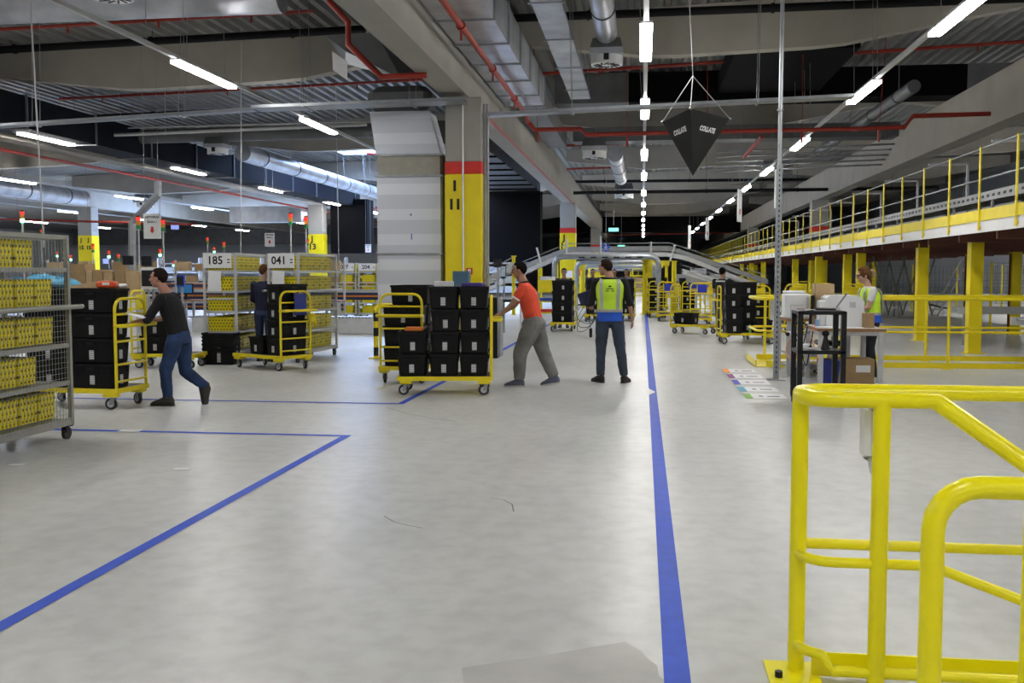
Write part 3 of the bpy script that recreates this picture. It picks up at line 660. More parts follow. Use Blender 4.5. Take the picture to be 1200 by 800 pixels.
MB().cyl((ax-.08, ym-.1, .012), (ax-.08, ym-.1, .035), .016, 6).build('anchor_bolt', blkm, r)
r = thing('guard_rail', 'nearest glossy yellow tube hoop rail at the lower right corner', 'railing', (0, 0, 0))
yn2 = 3.05; q = AY(1093, 640, yn2); zt2 = AY(1150, 571, yn2).z; rr = .13
pts = [(q.x, yn2, 0), (q.x, yn2, zt2-rr)]+[(q.x+rr-rr*math.cos(a), yn2, zt2-rr+rr*math.sin(a)) for a in (PI/10, PI/5, .3*PI, .4*PI, PI/2)]+[(2.4, yn2, zt2)]
MB().tube(pts, .034, 22).build('hoop_tube', yelN, r, 60)
x_ = AY(1199, 640, yn2).x; MB().cyl((x_+.03, yn2, 0), (x_+.03, yn2, zt2), .03, 18).build('post', yelN, r, 60)
# white document holder hanging on the far side of the rail post
p = AY(1018, 505, 4.0)
r = thing('document_holder', 'white plastic document holder strapped to the yellow foreground post', 'holder', (p.x, 4.0, p.z))
e = MB().bbox((0, .0, 0), (.05, .12, .215), .02); e.build('pouch', white, r, 40)
MB().box((.02, -.061, .02), (.028, .003, .13)).build('label_sheet', barc, r)
MB().tube([(0, 0, -.1), (.01, .0, -.16), (.015, 0, -.1)], .006, 6).build('cord_loop', whitep, r)
MB().box((.035, -.02, -.06), (.04, .02, .012)).box((.035, -.02, .1), (.04, .02, .01)).build('cable_tie', blkm, r)
# ------------------------------------------------------------------ perforated pole
q = G(909, 445)
r = thing('perforated_pole', 'tall galvanised perforated steel pole rising from the floor to the roof', 'pole', (q.x, q.y, 0))
MB().b2((-.04, -.03, 0), (-.034, .03, 3.2)).b2((.034, -.03, 0), (.04, .03, 3.2)).b2((-.04, -.032, 0), (.04, -.026, 3.2)).build('slotted_profile', steel, r)
MB().cyl((0, .0, 3.1), (0, 0, ZR(q.x)), .03, 10).build('upper_tube', steel, r)
e = MB(); z = .12
while z < 3.15: e.box((0, -.034, z), (.016, .004, .035)); z += .075
e.build('holes', blkm, r)
MB().box((0, 0, .008), (.26, .2, .016)).build('base_plate', steel, r)
MB().box((0, -.02, 4.0), (.1, .05, .02)).build('clamp', steel, r)
# ------------------------------------------------------------------ COLLATE pyramid
yc = 14.0; A = AY(809, 127, yc); Bq = AY(776, 143, yc+.82); Cq = AY(855, 139, yc+.82); ap = AY(812, 206, yc+.5)
zt = (Bq.z+Cq.z)/2; A.z = zt; A = AY(809, 127, yc)
c0 = Vector((A.x, yc+.5, 0))
r = thing('hanging_sign', 'black inverted pyramid sign reading COLLATE hung by wires over the aisle', 'sign', c0)
tri = [Vector(v)-c0 for v in (A, Cq, Bq)]; apx = Vector(ap)-c0
MB().add([tri[0], tri[1], tri[2], apx], [(0, 1, 2), (0, 3, 1), (1, 3, 2), (2, 3, 0)]).build('pyramid_body', mat('black_sign_board', (.007, .008, .007), .6, spec=.25), r)
hk = Vector(AY(812, 89, yc+.5))-c0
e = MB()
for t in tri: e.tube([t, hk], .006, 5)
e.tube([hk, flat(c0.x, c0.y)-c0], .004, 5); e.build('suspension_wire', lgrey, r)
for t in tri: MB().ell(t, (.02, .02, .02), 8, 6).build('eye_bolt', steel, r)
def face_text(s, a, b, c, u, v, size, sx):  # on triangle a-b (top edge) - c
    X = (b-a).normalized(); n = X.cross(c-a).normalized()
    Y = n.cross(X)
    if Y.z < 0: Y = -Y; n = X.cross(Y)
    if n.y > 0: pass
    p = a+(b-a)*u+(c-a)*v
    M_ = Matrix((X, Y, X.cross(Y))).transposed()
    t = textobj(s, size, txtw, r, p+X.cross(Y)*.004, M_.to_euler(), 'lettering', .001, sx=sx, bold=.004, shear=.15)
    return t
face_text('COLLATE', tri[2], tri[0], apx, .36, .26, .095, .95)
face_text('COLLATE', tri[0], tri[1], apx, .40, .25, .095, .95)
# hanging banners and signs
for i, (px, y0_, y1_, Y, w_) in enumerate(((867, 222, 260, 30, .14), (829, 255, 281, 45, .16), (808, 264, 291, 55, .14), (911, 200, 244, 24, .14))):
    a = AY(px, y0_, Y); b = AY(px, y1_, Y)
    r = thing('hanging_banner', 'narrow white hanging banner seen edge on, %s' % ['nearest to the right lamp row', 'second down the aisle', 'third down the aisle', 'partly behind the perforated pole'][i], 'banner', (a.x, Y, b.z), 1.2, 'white hanging banners')
    MB().box((0, 0, (a.z-b.z)/2), (.4, .03, a.z-b.z)).build('panel', whitep, r)
    MB().tube([(0, 0, a.z-b.z), (0, 0, ZR(a.x)-b.z-.001)], .005, 4).build('wire', steel, r)
    MB().box((0, -.018, .3), (.1, .004, .16)).build('red_arrow', redb, r)
# exit / pictogram signs
p = AY(542, 0, 60)
for i, (px, py, Y, w_, h_) in enumerate(((719, 269, 56, .28, .12), (728, 289, 70, .25, .14))):
    q = AY(px, py, Y); r = thing('exit_sign', 'small glowing green exit sign, %s' % ('left of the central lamp row' if i == 0 else 'lower and farther away'), 'sign', (q.x, Y, q.z))
    MB().box((0, 0, 0), (w_*2, .08, h_*1.6)).build('sign_box', mat('green_exit_glow', (.2, .8, .6), .5, emit=(.25, .9, .7), es=.45), r)
    MB().cyl((0, 0, .25), (0, 0, ZR(q.x)-q.z), .01, 5).build('rod', steel, r)
q = AY(710, 290, 40); r = thing('pedestrian_sign', 'round blue pedestrian sign with a white walking figure', 'sign', (q.x, 40, q.z))
MB().cyl((0, 0, 0), (0, .02, 0), .16, 28).build('disc', mat('sign_blue', (.02, .09, .5), .5), r)
e = MB().ell((0, -.005, .1), (.022, .01, .022), 8, 6)
for a, b in (((0, .07), (0, -.01)), ((0, -.01), (-.05, -.11)), ((0, -.01), (.05, -.11)), ((0, .06), (-.06, 0)), ((0, .06), (.06, .01))): e.tube([(a[0], -.006, a[1]), (b[0], -.006, b[1])], .012, 6)
e.build('walking_figure', txtw, r)
MB().cyl((0, .03, .1), (0, .03, ZR(q.x)-q.z), .008, 5).build('rod', steel, r)
for i, (px, py, w_, Y) in enumerate(((178.5, 265, 22, 22), (316, 281, 12, 30), (431.5, 291, 7, 40))):
    q = AY(px, py, Y); W = w_*Y/F*1.03; H = W*1.35
    r = thing('aisle_sign', ['white hanging sign with a red down arrow above the man in black', 'white hanging sign with red arrow between cages 185 and 041', 'small white hanging sign with red arrow above cage 204'][i], 'sign', (q.x, Y, q.z))
    MB().box((0, 0, 0), (W, .012, H)).build('board', whitep, r)
    textobj('GIFTWRAP', W*.17, txtk, r, (0, -.008, H*.36), (PI/2, 0, 0), 'lettering', .001, bold=.002)
    textobj('ŘADA %d' % (1 if i == 0 else 2) if i < 2 else 'ŘADA', W*.16, txtk, r, (0, -.008, H*.17), (PI/2, 0, 0), 'lettering', .001, bold=.002)
    a = W*.14; MB().prism([(-a*.5, 0), (a*.5, 0), (a*.5, -a*1.3), (a, -a*1.3), (0, -a*2.6), (-a, -a*1.3), (-a*.5, -a*1.3)], 'y', -.012, -.006).build('red_arrow', redb, r).location.z = -H*.02
    MB().tube([(-W*.4, 0, H/2), (-W*.4, 0, ZR(q.x)-q.z)], .004, 4).tube([(W*.4, 0, H/2), (W*.4, 0, ZR(q.x)-q.z)], .004, 4).build('wire', steel, r)
# curved cable riser beside the giftwrap sign
e = MB().tube([AY(185, 212, 23), AY(185, 228, 23), AY(160, 255, 23), AY(155, 262, 23), AY(155, 345, 23)], .09, 8)
one('cable_riser', e, steel, 'bent galvanised cable riser left of the white sign with a red arrow', 'cable duct')
# ------------------------------------------------------------------ tote
def rrect(x, y, r, z):
    r = min(r, x*.9, y*.9); out = []
    for cx, cy, a0 in ((x-r, y-r, 0), (-x+r, y-r, PI/2), (-x+r, -y+r, PI), (x-r, -y+r, 1.5*PI)):
        for k in range(3): a = a0+k*PI/4; out.append(Vector((cx+r*math.cos(a), cy+r*math.sin(a), z)))
    return out
def make_tote(lab=True):
    t = thing('storage_tote', 'x', 'tote')
    e = MB(); hx, hy, h = .292, .192, .29
    b = .022
    rings = [rrect(hx-b-.01, hy-b-.01, .03, 0), rrect(hx-b, hy-b, .03, .01), rrect(hx-.006, hy-.006, .03, h-.03), rrect(hx+.004, hy+.004, .03, h-.028), rrect(hx+.004, hy+.004, .03, h), rrect(hx-.012, hy-.012, .03, h), rrect(hx-b-.014, hy-b-.014, .03, .014)]
    e.loft(rings)
    for s_ in (-1, 1):  # stiffening ribs under the rim and vertical corner ribs
        for x in (-.2, -.1, .1, .2): e.box((x, s_*(hy-.012), h*.80), (.012, .018, .09))
        for y in (-.11, .11): e.box((s_*(hx-.012), y, h*.80), (.018, .012, .09))
        e.box((0, s_*(hy-.008), h*.72), (.5, .012, .008)); e.box((s_*(hx-.008), 0, h*.72), (.012, .3, .008))
    e.build('tote_shell', blk, t)
    e = MB().box((0, -(hy-.002), h-.06), (.1, .01, .025)).box((0, hy-.002, h-.06), (.1, .01, .025)); e.build('hand_grip', blkm, t)
    if lab:
        def lb(c, rz, tilt):
            o = MB().box((0, 0, 0), (.062, .003, .105)).build('barcode_label', barc, t); o.location = c; o.rotation_euler = (0, 0, rz)
        lb((.02, -(hy-.009), .10), 0, 0); lb((hx-.009, .0, .10), PI/2, 0); lb((-(hx-.009), .0, .10), PI/2, 0); lb((.02, hy-.009, .10), 0, 0)
    return t
T0 = make_tote(); T0.location = (0, 0, -50)
used_t = [False]
def put(proto, used, loc, rz, label, group):
    if not used[0]:
        used[0] = True; proto.location = loc; proto.rotation_euler.z = rz; tag(proto, label, None, group); return proto
    return dup(proto, loc, rz, label, group)
def tote(loc, rz, label, group='black plastic totes'): return put(T0, used_t, loc, rz, label, group)
LV = {1: ['only one'], 2: ['lower', 'upper'], 3: ['bottom', 'middle', 'top'], 4: ['bottom', 'second lowest', 'third', 'topmost'], 5: ['bottom', 'second lowest', 'middle', 'second highest', 'topmost']}
def stack(base, rz, n, where, z0, tz=.293, jit=.012):
    for k in range(n):
        dx, dy = random.uniform(-jit, jit), random.uniform(-jit, jit)
        tote((base[0]+dx, base[1]+dy, z0+tz*k), rz+random.uniform(-.03, .03), 'black tote, %s in %s' % (LV[n][k] if n > 1 else 'alone', where))
# ------------------------------------------------------------------ cart
def make_cart(L=1.25, W=.68, panel=False):
    t = thing('tote_cart', 'x', 'cart')
    z = .25; e = MB()
    e.b2((-L/2, -W/2, z-.055), (L/2, -W/2+.035, z)).b2((-L/2, W/2-.035, z-.055), (L/2, W/2, z)).b2((-L/2, -W/2+.035, z-.055), (-L/2+.035, W/2-.035, z)).b2((L/2-.035, -W/2+.035, z-.055), (L/2, W/2-.035, z))
    e.b2((-.02, -W/2+.035, z-.05), (.02, W/2-.035, z-.01))
    for sx in (-1, 1):
        for sy in (-1, 1): e.bbox((sx*(L/2-.11), sy*(W/2-.06), z-.075), (.16, .13, .05), .01)
    e.build('deck_frame', yel, t)
    MB().box((0, 0, z-.005), (L-.075, W-.075, .012)).build('deck_board', mat('dark_deck_board', (.035, .035, .037), .55), t)
    x = L/2-.02; w = W/2-.03; zt = 1.30; r = .13
    pts = [(x, -w, z-.03), (x, -w, zt-r)]+[(x, -w+r-r*math.cos(a), zt-r+r*math.sin(a)) for a in (PI/8, PI/4, 3*PI/8, PI/2)]+[(x, w-r+r*math.sin(a), zt-r+r*math.cos(a)) for a in (0, PI/8, PI/4, 3*PI/8, PI/2)]+[(x, w, z-.03)]
    MB().tube(pts, .019, 10).build('end_hoop', yel, t, 40)
    for zz in (.33, .53, .80, 1.12): MB().tube([(x, -w, zz), (x, w, zz)], .014, 8).build('cross_bar', yel, t, 40)
    MB().tube([(x+.0, -w-.02, .99), (x+.13, -w-.02, .99), (x+.13, w+.02, .99), (x, w+.02, .99)], .017, 8).build('push_handle', yel, t, 40)
    if panel: MB().bbox((x-.03, 0, 1.12), (.012, W*.52, .24), .005).build('number_panel', yel, t)
    for sx in (-1, 1):
        for sy in (-1, 1):
            cx, cy = sx*(L/2-.10), sy*(W/2-.07); a = random.uniform(-.5, .5)
            e = MB().box((0, 0, .155), (.09, .07, .02)).box((.0, -.028, .11), (.05, .006, .1), (0, .25, 0)).box((.0, .028, .11), (.05, .006, .1), (0, .25, 0)).cyl((-.02, -.035, .07), (-.02, .035, .07), .012, 8)
            c = e.build('caster_fork', steel, t); c.location = (cx, cy, .0); c.rotation_euler.z = a
            e = MB(); e.tube([(-.02, -.019, .07), (-.02, -.015, .07), (-.02, .015, .07), (-.02, .019, .07)], .0, 20); e = MB()
            rings = [[Vector((-.02+rr*math.cos(2*PI*k/20), yy, .07+rr*math.sin(2*PI*k/20))) for k in range(20)] for yy, rr in ((-.018, .045), (-.018, .064), (-.012, .07), (.012, .07), (.018, .064), (.018, .045))]
            e.loft(rings); wl = e.build('wheel', rub, c, 40)
            MB().cyl((-.02, -.0195, .07), (-.02, .0195, .07), .042, 16).build('wheel_hub', lgrey, c, 40)
    return t
def flat3(t):
    """keep hierarchy within thing > part > sub-part"""
    return t
C0 = make_cart(); C1 = make_cart(1.1, .6, True); uc0 = [False]; uc1 = [False]
def cart(x, y, rz, label, panel=False, group='yellow tote carts'):
    return put(C1 if panel else C0, uc1 if panel else uc0, (x, y, 0), rz, label, group)
def loc2(c, rz, x, y):
    return (c[0]+x*math.cos(rz)-y*math.sin(rz), c[1]+x*math.sin(rz)+y*math.cos(rz))
ZD = .252
# -- central cart (A: hoop towards camera, behind; B: pushed by the man in red)
bc = (-2.60, 13.08); br = math.radians(8)
cart(bc[0], bc[1], br, 'loaded yellow cart pushed by the man in the orange red shirt')
for i, (x, n, w) in enumerate(((-.42, 2, 'left'), (-.01, 4, 'middle'), (.385, 4, 'right'))):
    p = loc2(bc, br, x, 0); stack(p, br+PI/2, n, 'the %s stack on the red shirt cart' % w, ZD)
def item(name, dims, loc, rz, m, label, cat, r=.008):
    return MB().bbox((0, 0, dims[2]/2), dims, r).build(name, m, label=label, cat=cat, loc=loc, rz=rz)
p = loc2(bc, br, -.42, -.02); item('packet', (.24, .3, .045), (p[0], p[1], ZD+.293*2), br, orange, 'orange packet lying on top of the low left tote stack', 'packet')
p = loc2(bc, br, -.03, -.02); item('parcel', (.26, .3, .07), (p[0], p[1], ZD+.293*4), br+.1, white, 'white parcel lying on top of the middle tote stack', 'parcel')
p = loc2(bc, br, .37, -.05); item('parcel', (.28, .26, .05), (p[0], p[1], ZD+.293*4), br-.2, mat('purple_box', (.05, .03, .2), .5), 'purple box lying on top of the right tote stack', 'parcel')
ac = (-3.44, 14.66)
ar = -PI/2-.03
cart(ac[0], ac[1], ar, 'yellow cart with its hoop facing the camera, just left of the pushed cart')
stack(loc2(ac, ar, .36, 0), ar+PI/2, 3, 'the front stack left of the red shirt cart', ZD)
stack(loc2(ac, ar, -.06, -.0), ar+PI/2, 4, 'the second stack left of the red shirt cart', ZD)
stack(loc2(ac, ar, -.47, -.0), ar+PI/2, 4, 'the rear stack left of the red shirt cart', ZD)
# -- left cart pushed by the man in black
lc = (-6.66, 11.22); lr = math.radians(-4)
cart(lc[0], lc[1], lr, 'loaded yellow cart pushed by the man in the black sweater')
for i, x in enumerate((-.31, .275)):
    stack(loc2(lc, lr, x, -.13), lr, 4, 'the %s stack on the black sweater man cart' % ('left' if i == 0 else 'right'), ZD)
zt4 = ZD+.293*4
# things on top of these totes
q = loc2(lc, lr, -.35, -.12)
e = MB()
rings = []
for k in range(9):
    a = k/8; w = math.sin(PI*min(1, max(0.06, a*.94+.03)))**.5
    rings.append([Vector((-.36+.72*a, .17*w*math.cos(t)+.0, .08*w*(1+.25*math.sin(6*a))+.08*w*math.sin(t)*(1+.2*math.sin(9*a)))) for t in [2*PI*j/14 for j in range(14)]])
e.loft(rings).build('plastic_bag', mat('light_blue_film', (.10, .42, .68), .3, 0, .25, 10), None, 60, loc=(q[0], q[1], zt4+.003), rz=.1, label='light blue and white plastic bag on top of the left tote stack', cat='bag')
q = loc2(lc, lr, .13, -.1); MB().add([(-.2, -.12, 0), (.2, -.12, 0), (.2, .12, 0), (-.2, .12, 0), (-.2, -.12, .02), (.2, -.12, .09), (.2, .12, .09), (-.2, .12, .02)], [(0, 3, 2, 1), (4, 5, 6, 7), (0, 1, 5, 4), (1, 2, 6, 5), (2, 3, 7, 6), (3, 0, 4, 7)]).build('carton', cardl, loc=(q[0], q[1], zt4+.002), rz=.2, label='small pale cardboard carton on the totes beside the blue bag', cat='carton')
q = loc2(lc, lr, .40, -.12); r = thing('packet', 'shiny orange red packet on top of the right tote stack', 'packet', (q[0], q[1], zt4+.002), .3)
MB().bbox((0, 0, .04), (.22, .2, .08), .02).build('packet_body', mat('orange_red_film', (.7, .09, .02), .3), r)
MB().box((0, -.101, .05), (.08, .003, .03)).build('print_patch', white, r)
q = loc2(lc, lr, .50, .02); item('crumpled_paper', (.12, .12, .05), (q[0], q[1], zt4+.002), .5, whitep, 'crumpled white paper beside the orange red packet', 'paper', .02)
# cart behind the man in black
cc = (-8.0, 16.05); cr_ = PI+.05
cart(cc[0], cc[1], cr_, 'yellow cart with a yellow panel on its hoop, behind the man in black', True)
stack(loc2(cc, cr_, .15, 0), cr_, 2, 'the low stack behind the man in black', ZD)
# middle-left cart
mc = (-6.19, 16.10); mr = math.radians(-30)
cart(mc[0], mc[1], mr, 'yellow cart with a dark blue pouch beside the cage numbered 041')
stack(loc2(mc, mr, .36, .02), mr+PI/2, 4, 'the tall right stack beside cage 041', ZD)
stack(loc2(mc, mr, -.08, .0), mr+PI/2, 1, 'the low left end of the cart beside cage 041', ZD)
q = loc2(mc, mr, .64, .08)
r = thing('document_pouch', 'dark blue document pouch hanging on the hoop near cage 041', 'pouch', (q[0], q[1], 1.28), mr)
MB().bbox((0, 0, -.19), (.02, .26, .36), .008).build('pouch_body', blued, r)
MB().box((0, 0, .0), (.03, .1, .03)).build('clip', card, r)
q = loc2(mc, mr, .68, .30)
r = thing('scanner_holster', 'yellow scanner holster clipped to the cart hoop near cage 041', 'holster', (q[0], q[1], .86), mr)
MB().bbox((0, 0, 0), (.07, .13, .14), .02).bbox((0, .05, -.08), (.05, .05, .1), .015).build('holster_body', yel, r); MB().tube([(.04, -.05, .02), (.06, 0, .05), (.04, .05, .02)], .012, 6).build('strap', yel, r)
# nested stack of totes on the floor
c = G(257, 427); 
for k in range(5): tote((c.x, c.y+.1, .0+.062*k+(.0 if k == 0 else .02)), .06, 'black empty tote, %s in the nested floor pile by cage 185' % LV[5][k])
# ------------------------------------------------------------------ bins and cages
def make_bin():
    t = thing('perforated_bin', 'x', 'bin'); e = MB(); x, y, h = .135, .22, .25
    e.loft([rrect(x-.008, y-.008, .012, 0), rrect(x, y, .012, h), rrect(x-.006, y-.006, .012, h), rrect(x-.014, y-.014, .012, .008)])
    e.build('bin_shell', binm, t); return t
B0 = make_bin(); ub = [False]
def bin_(loc, rz, label): return put(B0, ub, loc, rz, label, 'yellow perforated bins in cages')
def make_cage(loc, rz, name, label, sign=None, mesh=(-1,), L=1.8, W=.62, H=1.96, nb=6, shelves=(.2, .56, .92, 1.28, 1.64), paper=False, m=alu, yaxis=-1, handle=True, skip=(), sparse=False):
    r = thing('roll_cage', label, 'roll cage', loc, rz)
    p = .02
    for sx in (-1, 1):
        for sy in (-1, 1): MB().b2((sx*W/2-p, sy*L/2-p, .14), (sx*W/2+p, sy*L/2+p, H)).build('corner_post', m, r)
    for z in (.16, H-.02):
        e = MB()
        for sx in (-1, 1): e.b2((sx*W/2-p*.8, -L/2+p, z-p), (sx*W/2+p*.8, L/2-p, z+p))
        for sy in (-1, 1): e.b2((-W/2+p, sy*L/2-p*.8, z-p), (W/2-p, sy*L/2+p*.8, z+p))
        e.build('frame_rails', m, r)
    for i, z in enumerate(shelves):
        e = MB().b2((-W/2+.02, -L/2+.02, z-.012), (W/2-.02, L/2-.02, z)).b2((-W/2-.012, -L/2, z-.03), (-W/2+.012, L/2, z+.012)).b2((W/2-.012, -L/2, z-.03), (W/2+.012, L/2, z+.012)).b2((-W/2, -L/2-.012, z-.03), (W/2, -L/2+.012, z+.012))
        e.build('shelf', m, r)
    for sx in mesh:
        e = MB(); y = -L/2+.05
        while y < L/2: e.box((sx*(W/2+.012), y, (H+.15)/2), (.0035, .0035, H-.17)); y += .05
        z = .2
        while z < H-.03: e.box((sx*(W/2+.009), 0, z), (.0035, L-.04, .0035)); z += .05
        e.build('wire_mesh', steel, r)
        if handle: MB().tube([(sx*(W/2+.02), -L/2-.02, 1.28), (sx*(W/2+.09), -L/2-.06, 1.28), (sx*(W/2+.09), L/2+.10, 1.28), (sx*(W/2+.02), L/2+.06, 1.28)], .016, 8).build('push_handle', m, r, 40)
    for sx in (-1, 1):
        for sy in (-1, 1):
            c = MB().box((sx*(W/2-.04), sy*(L/2-.04), .135), (.12, .09, .012)).box((sx*(W/2-.04), sy*(L/2-.04), .10), (.05, .05, .07)).build('caster_fork', blkm, r)
            MB().cyl((sx*(W/2-.04)-.018, sy*(L/2-.02), .06), (sx*(W/2-.04)+.018, sy*(L/2-.02), .06), .06, 16).build('wheel', rub, c, 40)
    if sign:
        s = MB().b2((-W/2+.0, -L/2-.035, H-.27), (W/2-.06, -L/2-.024, H-.01)).build('number_sign', whitep, r)
        textobj(sign, .2, txtk, s, (-.07, -L/2-.037, H-.14), (PI/2, 0, 0), 'sign_number', .001, sx=.95, bold=.004)
        for k in range(2): MB().box((W/2-.11, -L/2-.037, H-.12-.05*k), (.045, .003, .02)).build('small_print', txtk, s)
        MB().b2((-W/2, -L/2-.03, 1.13), (W/2, -L/2-.01, 1.16)).build('end_rail', m, r)
    if paper: MB().box((-.09, -L/2-.03, 1.46), (.23, .006, .36), (0, .06, 0)).box((-.07, -L/2-.035, 1.44), (.2, .004, .32), (0, -.03, 0)).build('paper_sheet', whitep, r)
    ca, sa = math.cos(rz), math.sin(rz)
    for i, z in enumerate(shelves):
        for k in range(nb):
            if (i, k) in skip: continue
            y = -L/2+.17+k*(L-.34)/(nb-1); x = -.02
            tall = 0
            wx, wy = loc[0]+x*ca-y*sa, loc[1]+x*sa+y*ca
            b = bin_((wx, wy, z+.012), rz+PI/2, 'yellow bin on the %s shelf of %s, %s from near end' % (['bottom', 'second lowest', 'middle', 'second highest', 'top'][i] if len(shelves) == 5 else ['bottom', 'middle', 'upper', 'top'][i], name, NTH[k]))
    return r
make_cage((-5.80, 8.03, 0), .0, 'the large left cage', 'large grey mesh roll cage full of yellow bins at the left edge', None, (1, -1), 1.8, .66, m=mat('weathered_cage_steel', (.30, .30, .27), .5, .4), paper=False, skip=((4, 5), (1, 5)))
A1 = G(231, 425); 
make_cage((-7.60+.10, 17.75, 0), math.radians(5), 'cage 185', 'grey open roll cage with the number sign 185', '185', (-1,), paper=True, W=.56, handle=False)
make_cage((-6.28, 18.0, 0), math.radians(-4), 'cage 041', 'grey mesh roll cage with the number sign 041', '041', (1, -1), paper=True, W=.56, m=alu)
def facing_cage(px, num, Y, extra=''):
    q = AY(px, 330, Y)
    make_cage((q.x, Y+.4, 0), 0, 'cage '+num if num else 'the cage cut off by the duct', 'grey roll cage numbered %s behind the conveyor, %s' % (num, extra), num, (-1,), .62*1.5, .66, 1.95, nb=2, handle=False)
facing_cage(407, '097', 34, 'left of the other two'); facing_cage(432, '204', 34, 'next to the big silver duct'); facing_cage(523, '14', 38, 'glimpsed between duct and pillar')
for i, px in enumerate((393.5, 419.5, 441)):
    q = AY(px, 330, 34.3)
    for k in range(5):
        b = bin_((q.x, 34.4, .1+.36*k), 0, 'yellow bin, %s in the column next to cage %s' % (LV[5][k], ('097 on its left', '097 on its right', '204 on its right')[i]))
        MB().box((q.x, 34.4, .09+.36*k), (.42, .5, .015)).build('rack_board', alu, label='thin rack board under the %s bin, column %s' % (LV[5][k], ('left of cage 097', 'right of cage 097', 'right of cage 204')[i]), cat='shelf', group='rack boards behind the conveyor')
# ------------------------------------------------------------------ right side carts
cart(2.35, 23.3, PI+.05, 'yellow cart with a tall tote stack right of the aisle, hoop on its left end')
stack((2.05, 23.1), PI/2, 4, 'the tall front stack right of the aisle', ZD, .285)
stack((2.42, 23.6), PI/2, 4, 'the tall rear stack right of the aisle', ZD, .285)
stack((2.72, 23.2), PI/2, 1, 'the right end of the cart right of the aisle', ZD)
cart(1.35, 26.9, math.radians(150), 'nearly empty yellow cart holding one tote, right of the aisle', True)
stack(loc2((1.35, 26.9), math.radians(150), .22, .0), math.radians(150), 1, 'the nearly empty cart right of the aisle', ZD)
for i, (x, y, rz, pn, lb, blue) in enumerate(((.82, 34.0, -PI/2, False, 'empty yellow cart nearest the blue aisle line', 1), (1.75, 31.2, -PI/2, False, 'empty yellow cart behind the nearly empty one', 1), (2.5, 29.2, -PI/2, False, 'empty yellow cart beside the tall tote stack', 1), (1.7, 36, -PI/2, False, 'empty yellow cart farther back in the cart park', 1), (.55, 36.5, PI/2, False, 'empty yellow cart behind the yellow post', 0), (2.3, 33.5, -PI/2, True, 'empty yellow cart with panel in the middle of the cart park', 0))):
    cart(x, y, rz, lb, pn)
    if blue: 
        r = MB().bbox((0, 0, 0), (.28, .02, .3), .01).build('document_pouch', mat('bright_blue_pouch', (.02, .04, .5), .5), label='blue pouch on the hoop of the %s' % lb.replace('empty yellow ', ''), cat='pouch', group='blue pouches on cart hoops', loc=(x+.04, y-.66, 1.1))
for i, (px, py, Y, n, lb) in enumerate(((889, 330, 24.5, 3, 'yellow cart left of the perforated pole'), (933, 325, 27, 2, 'yellow cart behind the printers'), (966, 325, 30, 0, 'yellow cart with a panel far behind the printers'), (1001, 328, 27.5, 0, 'yellow cart with a panel just behind the woman'), (941, 326, 36, 0, 'yellow cart with a panel deep under the walkway edge'))):
    q = AY(px, py, Y); cart(q.x, Y+.55, -PI/2, lb, True)
    if n: stack((q.x, Y+.25), 0, n, 'the front stack on the %s' % lb, ZD, .293, .01); stack((q.x, Y+.7), 0, n, 'the rear stack on the %s' % lb, ZD, .293, .01)
# bottle on the cart
MB().tube([(0, 0, 0), (0, 0, .12), (0, 0, .15), (0, 0, .19)], .03, 10, .012).build('spray_bottle', mat('green_bottle', (.25, .5, .05), .3), None, 40, label='small green bottle between the totes right of the aisle', cat='bottle', loc=(2.42, 23.0, ZD))
# -- carts in the middle distance of the aisle
def dist_cart(px, Y, n, lb, wide=.4, rz=PI/2):
    q = AY(px, 340, Y); cart(q.x, Y+.5, rz, lb); stack((q.x, Y+.12), 0, n, 'the front stack, %s' % lb, ZD, .285, .004); stack((q.x, Y+.58), 0, n, 'the rear stack, %s' % lb, ZD, .285, .004)
dist_cart(659, 27.5, 4, 'tall loaded cart beside pillar J 11'); dist_cart(697, 33, 4, 'loaded cart left of the vest man'); dist_cart(733, 33.5, 4, 'loaded cart right of the vest man')
